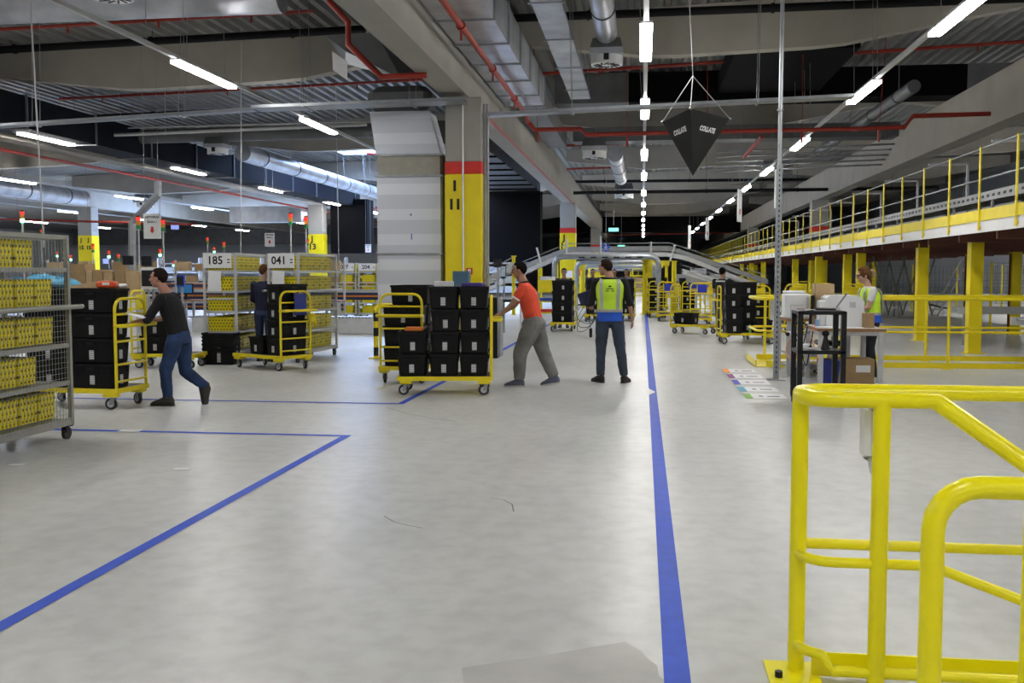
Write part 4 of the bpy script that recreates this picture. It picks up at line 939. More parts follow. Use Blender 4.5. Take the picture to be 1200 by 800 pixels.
# ------------------------------------------------------------------ people
V = Vector
def human(label, loc, rz, J, look=0.0, tilt=0.0, sleeves='long', shirt=(.01, .01, .012), pants=(.03, .06, .16), hair=(.02, .012, .008), skin=(.45, .24, .16), shoe=(.02, .02, .02),
          vest=None, tee_trim=False, ponytail=False, shortcut=True, baggy=1.0, handpose=None, glasses=False, half=False, low=False, extra=None, sex='m', belt=.0, fit=.012):
    """J: joints in the person's own frame (x right, y forward, z up)"""
    r = thing('person', label, 'person', loc, rz)
    sk = mat('skin_%d' % int(skin[0]*1000), skin, .55, 0, .05, 12)
    j = {k: V(v) for k, v in J.items()}
    k = 1.0 if sex == 'm' else .9
    e = MB()
    def limb(e, a, b, r1, r2, n=10):
        e.tube([a, a.lerp(b, .5), b], r1, n, r2); e.ell(a, (r1,)*3, n, 6); e.ell(b, (r2,)*3, n, 6)
    # head
    hd = j['head']; Rz = Matrix.Rotation(look, 3, 'Z') @ Matrix.Rotation(-tilt, 3, 'X')
    def H(x, y, z): return hd+Rz @ V((x, y, z))
    e.ell(hd+Rz @ V((0, -.008, .03)), (.074, .094, .09), 16, 12, Rz)
    e.ell(H(0, .02, -.035), (.058, .068, .075), 14, 10, Rz)
    e.ell(H(0, .055, -.088), (.026, .026, .022), 10, 8, Rz)          # chin
    e.tube([H(0, .088, .028), H(0, .108, -.012), H(0, .112, -.024)], .010, 8, .016); e.ell(H(0, .102, -.026), (.018, .012, .009), 8, 6, Rz)   # nose
    e.ell(H(0, .080, .042), (.05, .016, .010), 10, 6, Rz)             # brow
    e.ell(H(0, .082, -.056), (.024, .013, .011), 8, 6, Rz)            # lips
    for s in (-1, 1):
        e.ell(H(s*.077, -.008, -.004), (.010, .020, .032), 8, 6, Rz); e.ell(H(s*.045, .060, -.012), (.02, .02, .018), 8, 6, Rz)
    nk = j['neck']; e.tube([H(0, -.02, -.06), nk.lerp(hd, .35), nk+V((0, -.01, -.03))], .052*k, 12, .062*k)
    # torso core
    sl, sr = j['shL'], j['shR']; pc = j['pelvis']; ch = (sl+sr)/2
    ax = (sr-sl).normalized()
    def ring(c, w, d, axv=ax, n=16):
        f = V((0, 0, 1)).cross(axv).normalized(); return [c+axv*(w*math.cos(2*PI*i/n))+f*(d*math.sin(2*PI*i/n)) for i in range(n)]
    hx = (j['hipR']-j['hipL']).normalized(); axm = (ax+hx).normalized()
    def torso(e, g, lo=0.0, top=True):
        up_ = (ch-pc)
        R = [ring(pc+V((0, 0, lo)), .150*k+g, .105*k+g, hx), ring(pc+up_*.22, .150*k+g*1.1, .105*k+g, axm), ring(pc+up_*.45, .148*k+g*1.1, .108*k+g, axm), ring(pc+up_*.75, .172*k+g, .118*k+g, ax), ring(pc+up_*.93, .178*k+g*.8, .105*k+g, ax), ring(ch+V((0, 0, .025)), .135*k+g*.5, .08*k+g*.6, ax), ring(nk+V((0, 0, -.012)), .064*k+g*.7, .06*k+g*.6, ax)]
        e.loft(R)
    torso(e, -.012)
    for s in 'LR':
        limb(e, j['sh'+s], j['el'+s], .05*k, .04*k); limb(e, j['el'+s], j['wr'+s], .039*k, .026*k)
        limb(e, j['hip'+s], j['kn'+s], .08*k, .052*k); limb(e, j['kn'+s], j['an'+s], .05*k, .035*k)
        # hand
        hp = (handpose or {}).get(s, {}); d = (j['wr'+s]-j['el'+s]).normalized()
        d = V(hp['dir']).normalized() if 'dir' in hp else d
        nrm = V(hp.get('palm', (1 if s == 'L' else -1, 0, 0))); nrm = (nrm-d*nrm.dot(d)).normalized(); sd = d.cross(nrm).normalized()
        w0 = j['wr'+s]; cu = hp.get('curl', .35)
        M3 = Matrix((sd, nrm, d)).transposed()
        e.ell(w0+d*.05, (.041, .017, .052), 12, 8, M3)
        for f, (off, ln) in enumerate(((-.03, .066), (-.010, .078), (.010, .072), (.029, .056))):
            p = w0+d*.085+sd*off; a = 0; pts = [p]
            for sg, q in enumerate((.42, .32, .26)):
                a += cu*(1.0 if sg else .7); dd = d*math.cos(a)+nrm*math.sin(a); p = p+dd*ln*q; pts.append(p)
            e.tube(pts, .0098, 7, .0082); e.ell(pts[-1], (.0085,)*3, 6, 5)
        ts = -1 if hp.get('thumb', 1) > 0 else 1
        p = w0+d*.03+sd*ts*.033; p2 = p+d*.03+sd*ts*.026+nrm*.012; p3 = p2+d*.032+nrm*.014*(1+cu)
        e.tube([p, p2, p3], .0125, 7, .0095); e.ell(p3, (.0098,)*3, 6, 5)
    body = bake(e, .0095 if low else .0072, sk, 'body', r, 2)
    # face details
    for s in (-1, 1):
        MB().ell(H(s*.032, .083, .012), (.013, .008, .008), 8, 6, Rz).build('eye', mat('eye_dark', (.03, .025, .02), .3), r)
        MB().ell(H(s*.032, .093, .034), (.022, .006, .005), 8, 5, Rz).build('eyebrow', mat('brow_%d' % int(hair[0]*1000), tuple(c*.8 for c in hair), .8), r)
    MB().ell(H(0, .094, -.058), (.022, .006, .007), 8, 5, Rz).build('mouth', mat('lips_%d' % int(skin[0]*1000), (skin[0]*.8, skin[1]*.5, skin[2]*.5), .5), r)
    if glasses:
        g = MB()
        for s in (-1, 1): g.tube([H(s*.034+.022*math.cos(a), .102, .012+.018*math.sin(a)) for a in [2*PI*q/10 for q in range(10)]], .0025, 5, closed=True); g.tube([H(s*.056, .1, .015), H(s*.078, 0, .012)], .0025, 4)
        g.tube([H(-.012, .104, .016), H(.012, .104, .016)], .0025, 4); g.build('glasses', blkm, r)
    # hair shell
    hm = mat('hair_%d_%d' % (int(hair[0]*1000), int(hair[1]*1000)), hair, .9, 0, .35, 60, .3, spec=.1)
    g = .010 if shortcut else .022
    def hf(d):
        fwd = d.y; up_ = d.z
        if fwd > .30 and up_ < (.62 if not ponytail else .7): return .8
        if up_ < -.50 and fwd > -.4: return .75
        if abs(d.x) > .75 and up_ < -.05 and fwd > -.25: return .86
        return 1+.02*math.sin(17*d.x+11*d.z)*math.sin(13*d.y)
    e = MB().ell(H(0, -.012, .030), (.077+g, .097+g, .094+g), 24, 18, Rz, hf)
    if not shortcut: e.ell(H(0, -.07, -.03), (.065, .05, .06), 12, 10, Rz)
    hr = bake(e, .008, hm, 'hair', r, 2)
    if ponytail: MB().tube([H(0, -.11, .05), H(0, -.15, .05), H(0, -.165, .0), H(0, -.15, -.06)], .028, 10, .012).build('ponytail', mat('pale_hair', (.45, .32, .18), .7), r, 60)
    # shirt
    e = MB(); g = fit; torso(e, g, -.02-belt)
    for s in 'LR':
        a, b, w = j['sh'+s], j['el'+s], j['wr'+s]
        if sleeves == 'short':
            m_ = a.lerp(b, .68); e.tube([a, m_], .066*k, 12, .062*k); e.ell(a, (.066*k,)*3, 12, 8)
        elif sleeves == 'elbow':
            m_ = b.lerp(w, .18); limb(e, a, b, .064*k, .054*k); e.tube([b, m_], .054*k, 12, .052*k)
        else:
            m_ = b.lerp(w, .93); limb(e, a, b, .064*k, .053*k); e.tube([b, m_], .052*k, 12, .038*k)
    sh = bake(e, .0105, mat('cloth_shirt_%d_%d_%d' % tuple(int(c*999) for c in shirt), shirt, .85, 0, .12, 7, .2), 'shirt', r, 3, .012)
    if tee_trim:
        for s in 'LR':
            a, b = j['sh'+s], j['el'+s]; d = (b-a).normalized(); m_ = a.lerp(b, .68)
            MB().tube([m_-d*.02, m_+d*.004], .066*k, 14).build('sleeve_trim', whitep, r, 60)
        c = nk+V((0, -.005, .0)); MB().tube([c+V((.058*math.cos(t), .058*math.sin(t), .012*-math.sin(t))) for t in [2*PI*q/16 for q in range(16)]], .011, 6, closed=True).build('collar', blkm, r, 60)
    if vest:
        # vest shell: yellow upper, blue hem, grey tapes
        def vt(e, g, z0, z1, f=1.0):
            up_ = (ch-pc); L_ = 9; R = []
            prof = [(-.13, .172, .122), (0, .156, .112), (.22, .156, .112), (.45, .156, .115), (.75, .185, .126), (.93, .188, .116), (1.07, .115, .085)]
            def at(t):
                for (a, w1, d1), (b, w2, d2) in zip(prof, prof[1:]):
                    if t <= b: u = (t-a)/(b-a); return w1+(w2-w1)*u, d1+(d2-d1)*u
                return prof[-1][1:]
            for i in range(L_+1):
                t = z0+(z1-z0)*i/L_; w, d = at(t); c_ = pc+up_*t; R.append(ring(c_, w*k+g, d*k+g, ax if t > .5 else axm, 28))
            e.loft(R)
        e = MB(); vt(e, .030, .16, 1.07); MB_ = e.build('hi_vis_vest', mat('hi_vis_yellow', (.62, .95, .04), .6, emit=(.45, .8, .0), es=.0), r, 60)
        e = MB(); vt(e, .032, -.13, .15); e.build('blue_vest_hem', mat('vest_blue', (.01, .09, .55), .7), r, 60)
        e = MB(); vt(e, .034, .13, .22); e.build('reflective_band', mat('reflective_grey', (.42, .42, .40), .4, .2), r, 60)
        f = V((0, 0, 1)).cross(ax).normalized()
        for s in (-1, 1):
            for q in (-1, 1):
                pts = [pc+(ch-pc)*t+ax*s*x+f*q*(y) for t, x, y in ((.2, .115*k, .128*k+.0), (.5, .118*k, .132*k), (.8, .128*k, .133*k), (.96, .128*k, .120*k), (1.07, .12*k, .08*k))]
                e = MB(); rings = []
                for p in pts: rings.append([p+ax*.024+f*q*.026, p-ax*.024+f*q*.026, p-ax*.024+f*q*.012, p+ax*.024+f*q*.012])
                e.loft(rings).build('reflective_strip', mat('reflective_grey', (.42, .42, .40), .4, .2), r)
        if vest == 'print':
            base = pc+(ch-pc)*.80-f*0
            for q, (w_, dz) in enumerate(((.04, .035), (.11, .0), (.13, -.03))):
                MB().box(base+V((0.0, 0, dz))-V((0, .1515, 0)), (w_, .004, .012 if q else .02), (0, 0, math.atan2(ax.y, ax.x))).build('printed_line', txtk, r)
    # trousers
    if not half:
        e = MB(); b_ = baggy
        e.loft([ring(pc+V((0, 0, -.10)), .155*k*b_, .115*k*b_, hx), ring(pc+V((0, 0, -.03)), .160*k*b_, .118*k*b_, hx), ring(pc+V((0, 0, .06)), .156*k, .112*k, hx)])
        for s in 'LR':
            a, b, c_ = j['hip'+s], j['kn'+s], j['an'+s]
            limb(e, a, b, .098*k*b_, .070*k*b_, 12); e.tube([b, b.lerp(c_, .5), c_.lerp(b, .04)], .070*k*b_, 12, .054*k*b_)
        bake(e, .012, mat('cloth_trousers_%d_%d_%d' % tuple(int(c*999) for c in pants), pants, .9, 0, .3, 4, .25), 'trousers', r, 3, .02)
        for s in 'LR':
            an, toe = j['an'+s], j['toe'+s]; d = (toe-an); fl_ = V((d.x, d.y, d.z)).normalized()
            upn = V(J.get('sup'+s, (0, 0, 1))); upn = (upn-fl_*upn.dot(fl_)).normalized(); sd = fl_.cross(upn)
            h0 = an - upn*.0; sole = -.085 if 'sole' not in J else J['sole']
            rings = []; st = an - fl_*.075
            for u, w_, h_ in ((0, .024, .07), (.02, .038, .115), (.09, .044, .125), (.15, .046, .095), (.21, .049, .068), (.26, .044, .052), (.285, .024, .034)):
                c0_ = st+fl_*u+upn*(-.085)
                rings.append([c0_+sd*(w_*math.cos(t))+upn*(h_*(.5+.5*math.sin(t))) for t in [2*PI*q/12 for q in range(12)]])
            s_ = MB().loft(rings).build('shoe', mat('shoe_%d_%d' % (int(shoe[0]*999), int(shoe[2]*999)), shoe, .6), r, 60)
            so = MB(); rr = []
            for u, w_ in ((-.004, .02), (.02, .038), (.09, .042), (.15, .044), (.21, .049), (.26, .045), (.29, .022)):
                c0_ = st+fl_*u+upn*(-.088); rr.append([c0_+sd*w_+upn*.018, c0_-sd*w_+upn*.018, c0_-sd*w_-upn*.006, c0_+sd*w_-upn*.006])
            so.loft(rr).build('shoe_sole', mat('sole_rubber', (.45, .45, .42), .7) if shoe[2] > .1 or shoe[0] > .1 else rub, s_)
    return r, j
# man in orange-red tee pushing the central cart (faces -X)
redman = dict(head=(0, .13, 1.635), neck=(0, .065, 1.475), shL=(-.19, .05, 1.40), shR=(.19, .03, 1.40), elL=(-.20, .20, 1.17), elR=(.2, .22, 1.14), wrL=(-.17, .37, 1.02), wrR=(.19, .39, 1.03),
    pelvis=(0, -.08, .93), hipL=(-.09, -.08, .88), hipR=(.09, -.08, .88), knL=(-.1, -.06, .50), anL=(-.1, .10-.0, .115), toeL=(-.11, .26, .105), knR=(.1, -.2, .50), anR=(.1, -.36, .15), toeR=(.11, -.21, .07))
# near (left) leg is the forward one in the photo's left, the other trails
redman['knL'] = (-.1, .10, .49); redman['anL'] = (-.1, .115, .09); redman['toeL'] = (-.11, .28, .088); redman['supL'] = (0, 0, 1)
redman['anR'] = (.1, -.36, .115); redman['toeR'] = (.11, -.20, .085)
human('young man in an orange red t-shirt and baggy grey trousers pushing the central cart', (-1.60, 14.0, 0), PI/2, redman, tilt=.12, sleeves='short', shirt=(.72, .075, .03), pants=(.17, .17, .16), skin=(.36, .19, .115), hair=(.008, .006, .005), shoe=(.09, .10, .15),
      tee_trim=True, baggy=1.5, fit=.030, handpose={'L': dict(dir=(0, 1, -.2), palm=(0, -.2, -1), curl=.75), 'R': dict(dir=(0, 1, -.2), palm=(0, -.2, -1), curl=.75)})
# man in hi-vis vest seen from behind
vm = dict(head=(-.07, .04, 1.675), neck=(0, .0, 1.55), shL=(-.205, 0, 1.475), shR=(.205, 0, 1.475), elL=(-.27, .03, 1.17), elR=(.285, -.03, 1.17), wrL=(-.27, .24, 1.08), wrR=(.325, .02, .94),
    pelvis=(0, 0, .97), hipL=(-.10, 0, .92), hipR=(.10, 0, .92), knL=(-.125, .03, .50), knR=(.16, .0, .50), anL=(-.13, 0, .09), anR=(.215, -.02, .09), toeL=(-.22, .13, .088), toeR=(.27, .13, .088))
human('man in yellow and blue safety vest and jeans, back to the camera', (-.47, 14.6, 0), .03, vm, look=.95, sleeves='elbow', shirt=(.004, .0045, .008), pants=(.035, .048, .075), baggy=1.12, fit=.022, skin=(.42, .22, .14), hair=(.02, .012, .008), shoe=(.012, .012, .012), vest='print', belt=.04,
      handpose={'L': dict(dir=(-.1, 1, -.1), palm=(0, 0, 1), curl=.3), 'R': dict(palm=(-1, 0, 0), curl=.45)})
# scanner / laptop held and its cables
r = thing('handheld_terminal', 'dark blue tablet terminal held open by the man in the vest', 'terminal', (-.82, 14.84, 1.13), .0)
MB().bbox((0, .05, 0), (.26, .2, .02), .006).build('keyboard_base', blkm, r)
MB().bbox((.02, .0, .11), (.21, .02, .20), .005).build('lid', mat('slate_blue_lid', (.018, .025, .085), .4), r).rotation_euler = (.3, -.35, .15)
e = MB(); 
for k in range(3):
    e.tube([(-.02+.13*math.sin(t*.9+k*.5)*1.0, .05+.02*k, -.02-.26*(math.sin(t/2))*(1+.25*k)) for t in [PI*2*q/14 for q in range(15)]], .004, 5)
e.tube([(.05, .05, 0), (.03, .06, -.2), (.06, .06, -.36)], .004, 5); e.build('cable', blkm, r)
MB().bbox((.06, .06, -.42), (.045, .04, .14), .01).build('power_adapter', blkm, r)
# man in black pushing the left cart, trailing foot lifted
lm = dict(head=(0, .19, 1.535), neck=(0, .105, 1.375), shL=(-.19, .07, 1.30), shR=(.19, .07, 1.30), elL=(-.23, .22, 1.05), elR=(.22, .2, 1.06), wrL=(-.2, .43, 1.00), wrR=(.18, .34, 1.02),
    pelvis=(0, -.06, .85), hipL=(-.09, -.05, .80), hipR=(.09, -.06, .80), knL=(-.09, .08, .43), anL=(-.09, .06, .09), toeL=(-.1, .22, .088), knR=(.1, -.08, .40), anR=(.1, -.36, .205), toeR=(.11, -.385, .06), supR=(0, -1, .0))
human('man in a black sweater and jeans striding behind the left cart', (-5.62, 11.42, 0), PI/2, lm, sleeves='elbow', shirt=(.003, .003, .004), pants=(.018, .040, .11), baggy=1.1, fit=.02, skin=(.40, .20, .14), hair=(.018, .012, .009), shoe=(.03, .025, .02),
      handpose={'L': dict(dir=(.1, 1, -.1), palm=(0, 0, -1), curl=.8), 'R': dict(dir=(0, 1, .0), palm=(0, 0, -1), curl=.8)})
MB().box((0, 0, 0), (.2, .14, .003), (.1, .25, .2)).build('paper_sheet', whitep, label='white paper sheet held by the man in black over the cart handle', cat='paper', loc=(-5.93, 11.10, 1.10))
# person at cage 041 from behind
bm_ = dict(head=(.02, .03, 1.63), neck=(0, 0, 1.47), shL=(-.19, 0, 1.40), shR=(.19, .02, 1.40), elL=(-.24, .06, 1.12), elR=(.23, .12, 1.14), wrL=(-.2, .26, 1.02), wrR=(.18, .32, 1.12), pelvis=(0, 0, .93), hipL=(-.09, 0, .88), hipR=(.09, 0, .88), knL=(-.1, .02, .48), knR=(.1, .02, .48), anL=(-.1, 0, .09), anR=(.11, 0, .09), toeL=(-.12, .16, .088), toeR=(.13, .16, .088))
q = AY(309, 360, 17.35)
human('person in a navy sweater and jeans seen from behind between cages 185 and 041', (q.x, 17.35, 0), -.1, bm_, look=-.5, sleeves='long', shirt=(.012, .014, .045), pants=(.03, .045, .11), skin=(.5, .3, .22), hair=(.10, .045, .02), low=True)
# woman at the packing desk (faces -X, looks down)
wm = dict(head=(0, .12, 1.56), neck=(0, .045, 1.41), shL=(-.16, .02, 1.335), shR=(.16, .02, 1.335), elL=(-.19, .10, 1.08), elR=(.19, .12, 1.08), wrL=(-.15, .30, 1.02), wrR=(.13, .32, 1.02), pelvis=(0, -.03, .90), hipL=(-.085, -.03, .85), hipR=(.085, -.03, .85), knL=(-.1, .02, .46), knR=(.1, -.02, .46), anL=(-.1, -.04, .09), anR=(.11, -.08, .09), toeL=(-.11, .12, .088), toeR=(.12, .1, .088))
q = AY(1020, 360, 16.0)
human('woman with glasses, ponytail and a yellow safety vest working at the packing desk', (q.x, 16.0, 0), PI/2+.15, wm, tilt=.22, sleeves='short', shirt=(.62, .60, .62), pants=(.015, .017, .024), skin=(.52, .31, .23), hair=(.13, .06, .025), vest='plain', ponytail=True, shortcut=False, glasses=True, sex='f')
# far people
far = dict(head=(0, .03, 1.62), neck=(0, 0, 1.47), shL=(-.19, 0, 1.40), shR=(.19, 0, 1.40), elL=(-.22, .06, 1.14), elR=(.22, .06, 1.14), wrL=(-.17, .26, 1.06), wrR=(.17, .26, 1.06), pelvis=(0, 0, .93), hipL=(-.09, 0, .88), hipR=(.09, 0, .88), knL=(-.1, .05, .48), knR=(.1, -.02, .48), anL=(-.1, .05, .09), anR=(.11, -.06, .09), toeL=(-.12, .2, .088), toeR=(.13, .1, .088))
for px, Y, rz, lb, sh_, hr_ in ((661, 29.3, PI, 'young person peeking over the tall tote cart beside pillar J 11', (.05, .05, .06), (.01, .008, .006)), (694.5, 34.8, PI, 'dark haired person behind the cart left of the vest man', (.03, .03, .05), (.01, .008, .006)), (720, 36.5, PI, 'person far down the aisle just right of the vest man, head only visible', (.03, .03, .05), (.015, .01, .008)), (734, 35.3, PI, 'bearded looking man in a grey shirt behind the cart right of the vest man', (.12, .12, .16), (.01, .008, .006)), (846, 25.6, -.4, 'dark haired man in a black t-shirt standing behind the tall totes right of the aisle', (.008, .008, .009), (.008, .006, .005))):
    q = AY(px, 340, Y)
    h, jj = human(lb, (q.x, Y, 0), rz, far, sleeves='short' if px in (846,) else 'long', shirt=sh_, hair=hr_, skin=(.33, .18, .12), pants=(.03, .04, .08), low=True)
    if px == 846: MB().box((0, -.128, 1.40), (.24, .004, .03)).build('shirt_print', txtw, h)
# ------------------------------------------------------------------ packing desk
r = thing('packing_desk', 'long packing desk with brown edged top and grey legs behind the black stand', 'desk', (0, 0, 0))
dx0, dx1, dy0, dy1, dz = 2.46, 3.40, 14.5, 15.75, .82
MB().b2((dx0, dy0, dz-.04), (dx1, dy1, dz)).build('desk_top', wood, r)
MB().b2((dx0+.01, dy0+.01, dz), (dx1-.01, dy1-.01, dz+.003)).build('top_laminate', lgrey, r)
for x in (dx0+.06, dx1-.06):
    for y in (dy0+.06, dy1-.06): MB().b2((x-.035, y-.03, 0), (x+.035, y+.03, dz-.04)).build('leg', lgrey, r)
MB().b2((dx0+.05, dy0+.05, dz-.1), (dx1-.05, dy0+.09, dz-.04)).b2((dx0+.04, dy0+.05, dz-.1), (dx0+.08, dy1-.05, dz-.04)).build('apron', lgrey, r)
r = thing('packing_desk', 'second, slightly higher packing desk behind it, holding the white printer', 'desk', (0, 0, 0))
ex0, ex1, ey0, ey1, ez = 2.2, 3.2, 15.78, 17.05, .90
MB().b2((ex0, ey0, ez-.04), (ex1, ey1, ez)).build('desk_top', wood, r)
MB().b2((ex0+.01, ey0+.01, ez), (ex1-.01, ey1-.01, ez+.003)).build('top_laminate', lgrey, r)
for x in (ex0+.06, ex1-.06):
    for y in (ey0+.06, ey1-.06): MB().b2((x-.035, y-.03, 0), (x+.035, y+.03, ez-.04)).build('leg', lgrey, r)
MB().b2((ex0+.1, ey0+.1, .1), (ex0+.6, ey1-.1, .13)).b2((ex0+.1, ey0+.1, .3), (ex0+.6, ey1-.1, .32)).build('lower_shelf', grey, r)
def at(px, py, z=dz): return G(px, py, z)
dzt = dz+.003
def desk_item(name, label, cat, x, y, rz=0): return thing(name, label, cat, (x, y, dzt), rz)
# printer 1
q = AY(934, 355, 15.9)
r = thing('label_printer', 'tall white printer with a magenta panel left of the dark monitor', 'printer', (q.x, 16.05, ez+.003))
MB().bbox((0, 0, .19), (.38, .4, .38), .02).bbox((-.03, 0, .40), (.30, .36, .05), .015).build('printer_body', white, r)
MB().bbox((.155, -.02, .2), (.06, .38, .30), .02).build('front_door', lgrey, r)
MB().box((.05, -.202, .13), (.12, .004, .04)).build('magenta_panel', mat('magenta', (.4, .02, .2), .5), r)
MB().box((-.02, -.202, .2), (.2, .004, .006)).box((-.1, -.202, .1), (.006, .004, .2)).build('seam', grey, r)
q = AY(951, 350, 15.6)
r = desk_item('computer_monitor', 'dark monitor seen from the side between the two printers', 'monitor', q.x, 15.45, 1.35)
MB().bbox((0, 0, .3), (.42, .045, .30), .01).build('screen_housing', blkm, r); MB().box((0, -.024, .3), (.38, .003, .25)).build('screen', mat('dark_screen', (.02, .022, .03), .2), r)
MB().box((0, .03, .12), (.06, .04, .24)).build('stand', blkm, r); MB().box((0, .02, .008), (.24, .18, .016)).build('base', blkm, r)
r = desk_item('cup', 'small light blue cup next to the dark monitor', 'cup', AY(958, 368, 15.05).x, 15.05)
MB().tube([(0, 0, 0), (0, 0, .02), (0, 0, .1)], .032, 14, .04).build('cup_body', mat('pale_blue', (.3, .5, .75), .3), r, 50); MB().tube([(.036, 0, .08), (.062, 0, .07), (.06, 0, .035), (.034, 0, .025)], .006, 6).build('handle', mat('pale_blue', (.3, .5, .75), .3), r)
# printer 2
q0 = AY(968, 360, 14.95); q1 = AY(1012, 360, 14.95); w = q1.x-q0.x
r = desk_item('laser_printer', 'large white office printer with rounded top near the woman', 'printer', (q0.x+q1.x)/2, 15.15)
MB().prism([(-w/2, 0), (w/2, 0), (w/2, .36), (w/2-.05, .43), (w/2-.12, .455), (-w/2+.05, .455), (-w/2, .42)], 'y', -.24, .26).build('printer_body', white, r)
for (x, z, a, b) in ((.1, .32, .09, .08), (-.12, .26, .1, .05), (-.12, .20, .1, .02)): MB().box((x, -.243, z), (a, .005, b)).build('vent_grille', lgrey, r)
MB().box((w/2+.001, 0, .2), (.004, .4, .004)).build('seam', grey, r)
MB().bbox((-w/2-.04, -.05, .19), (.09, .3, .38), .015).build('paper_tray', white, r)
q = AY(968, 340, 15.35)
r = thing('carton', 'open cardboard carton standing upright behind the large printer', 'carton', (q.x, 15.58, dzt), .0)
e = MB(); 
for lo, hi in (((-.14, -.14, 0), (.14, -.135, .62)), ((-.14, .135, 0), (.14, .14, .62)), ((-.14, -.14, 0), (-.135, .14, .62)), ((.135, -.14, 0), (.14, .14, .62)), ((-.14, -.14, 0), (.14, .14, .005))): e.b2(lo, hi)
e.build('carton_walls', cardl, r)
q = AY(1017.5, 370, 14.8); item('carton', (.13, .2, .21), (q.x, 14.8, dzt), 0, card, 'small brown carton at the right end of the desk', 'carton', .003)
for i, (x, y, s) in enumerate(((2.65, 14.75, .28), (2.98, 14.64, .2), (2.6, 15.35, .28))): item('paper_stack', (s, .21, .012), (x, y, dzt), .1*i, whitep, 'flat white papers on the desk top, %s' % ['at its near left corner', 'in front of the large printer', 'beside the cup'][i], 'paper', .002)
# under the desk
item('carton', (.56, .4, .36), (3.05, 15.05, 0.002), 0, card, 'large brown carton with a white label on the floor under the desk', 'carton', .004).name = 'carton'
MB().box((0, 0, 0), (.2, .004, .1)).build('shipping_label', whitep, bpy.data.objects.get('carton.002') or None)
o = [x for x in bpy.data.objects if x.get('label', '').startswith('large brown carton with a white')][0]
l_ = [x for x in bpy.data.objects if x.name.startswith('shipping_label')][0]; l_.parent = o; l_.location = (.12, -.202, .22)
r = thing('waste_bin', 'dark blue plastic bin on the floor under the desk', 'bin', (2.70, 14.95, 0))
MB().loft([rrect(.12, .12, .03, 0), rrect(.15, .15, .03, .34), rrect(.14, .14, .03, .34), rrect(.11, .11, .03, .01)]).build('bin_body', blued, r)
MB().bbox((0, 0, .16), (.3, .3, .32), .02).build('computer_case', blkm, label='black computer case on the floor between the blue bin and the carton', cat='computer', loc=(2.80, 15.42, 0))
r = thing('office_chair', 'black low-backed chair pushed under the packing desk', 'chair', (2.95, 16.3, 0))
MB().bbox((0, 0, .5), (.42, .42, .08), .03).build('seat', blkm, r); MB().bbox((.19, 0, .72), (.06, .36, .22), .03).build('backrest', blkm, r); MB().cyl((0, 0, .06), (0, 0, .46), .03, 10).build('gas_lift', lgrey, r)
e = MB()
for k in range(5): e.tube([(0, 0, .08), (.24*math.cos(2*PI*k/5), .24*math.sin(2*PI*k/5), .05)], .015, 6)
e.build('star_base', blkm, r)
for k in range(5): MB().ell((.24*math.cos(2*PI*k/5), .24*math.sin(2*PI*k/5), .027), (.025, .025, .027), 8, 6).build('caster', rub, r)
# black AV stand
r = thing('equipment_stand', 'black steel equipment stand on casters in front of the packing desk', 'stand', (2.12, 12.45, 0), .0)
p = .030; hw, hd_ = .25, .25
for sx in (-1, 1):
    for sy in (-1, 1):
        MB().b2((sx*hw-p, sy*hd_-p, .09), (sx*hw+p, sy*hd_+p, 1.14)).build('leg', blkm, r)
        c = MB().box((sx*hw, sy*hd_, .08), (.05, .04, .03)).build('caster_fork', blkm, r); MB().cyl((sx*hw-.015, sy*hd_, .04), (sx*hw+.015, sy*hd_, .04), .04, 14).build('wheel', rub, c, 40)
for z in (1.13, .66): MB().bbox((0, 0, z), (2*hw+.06, 2*hd_+.06, .045), .008).build('shelf', blkm, r)
MB().box((0, -.02, 1.156), (.40, .4, .006)).build('cover_film', mat('grey_film', (.3, .3, .32), .25), r)
r = thing('laptop', 'open dark laptop standing on the black equipment stand', 'laptop', (2.20, 12.42, 1.162), -1.75)
MB().bbox((0, 0, .01), (.33, .23, .02), .005).build('keyboard_base', blkm, r)
o = MB().bbox((0, 0, .115), (.33, .012, .23), .005).build('lid', grey, r); o.location = (0, .115, .015); o.rotation_euler.x = -.6
o2 = MB().box((0, -.008, .115), (.30, .002, .2)).build('screen', mat('dark_screen', (.02, .022, .03), .2), o)
r = thing('desk_gadget', 'small black desk microphone-like scanner stand on the middle shelf', 'scanner', (2.2, 12.4, .684))
MB().tube([(0, 0, 0), (0, 0, .03), (0, 0, .1), (0, 0, .17)], .06, 14, .02).build('base', blkm, r, 50); MB().ell((0, 0, .19), (.045, .035, .04), 12, 8).build('scan_head', blkm, r, 60)
# cables and plug strips
def cable(pts, rad, m, label):
    P = [V(p) for p in pts]; out = []
    for i in range(len(P)-1):
        a, b, c, d = P[max(i-1, 0)], P[i], P[i+1], P[min(i+2, len(P)-1)]
        for q in range(6):
            t = q/6; out.append(.5*((2*b)+(-a+c)*t+(2*a-5*b+4*c-d)*t*t+(-a+3*b-3*c+d)*t**3))
    out.append(P[-1]); return MB().tube(out, rad, 6).build('cable', m, None, 60, label=label, cat='cable')
cable([(2.02, 12.2, 1.16), (1.86, 12.3, 1.1), (1.84, 12.5, .8), (1.9, 12.8, .5), (1.95, 13.0, .75), (2.3, 14.1, .8)], .008, blkm, 'black cable looping from the stand towards the desk')
cable([(2.4, 14.3, .9), (2.33, 14.15, .7), (2.38, 13.9, .42), (2.3, 13.6, .55), (2.2, 12.7, .7)], .007, orange, 'orange cable hanging between the desk and the stand')
cable([(2.34, 15.2, .8), (2.12, 15.1, .5), (2.2, 14.9, .32), (2.3, 15, .6)], .007, orange, 'orange cable drooping beside the perforated pole')
cable([(2.34, 14.6, .84), (2.26, 14.5, .5), (2.3, 14.4, .3), (2.31, 14.2, .55), (2.34, 14.15, .8)], .009, blkm, 'black cable loop hanging at the desk corner')
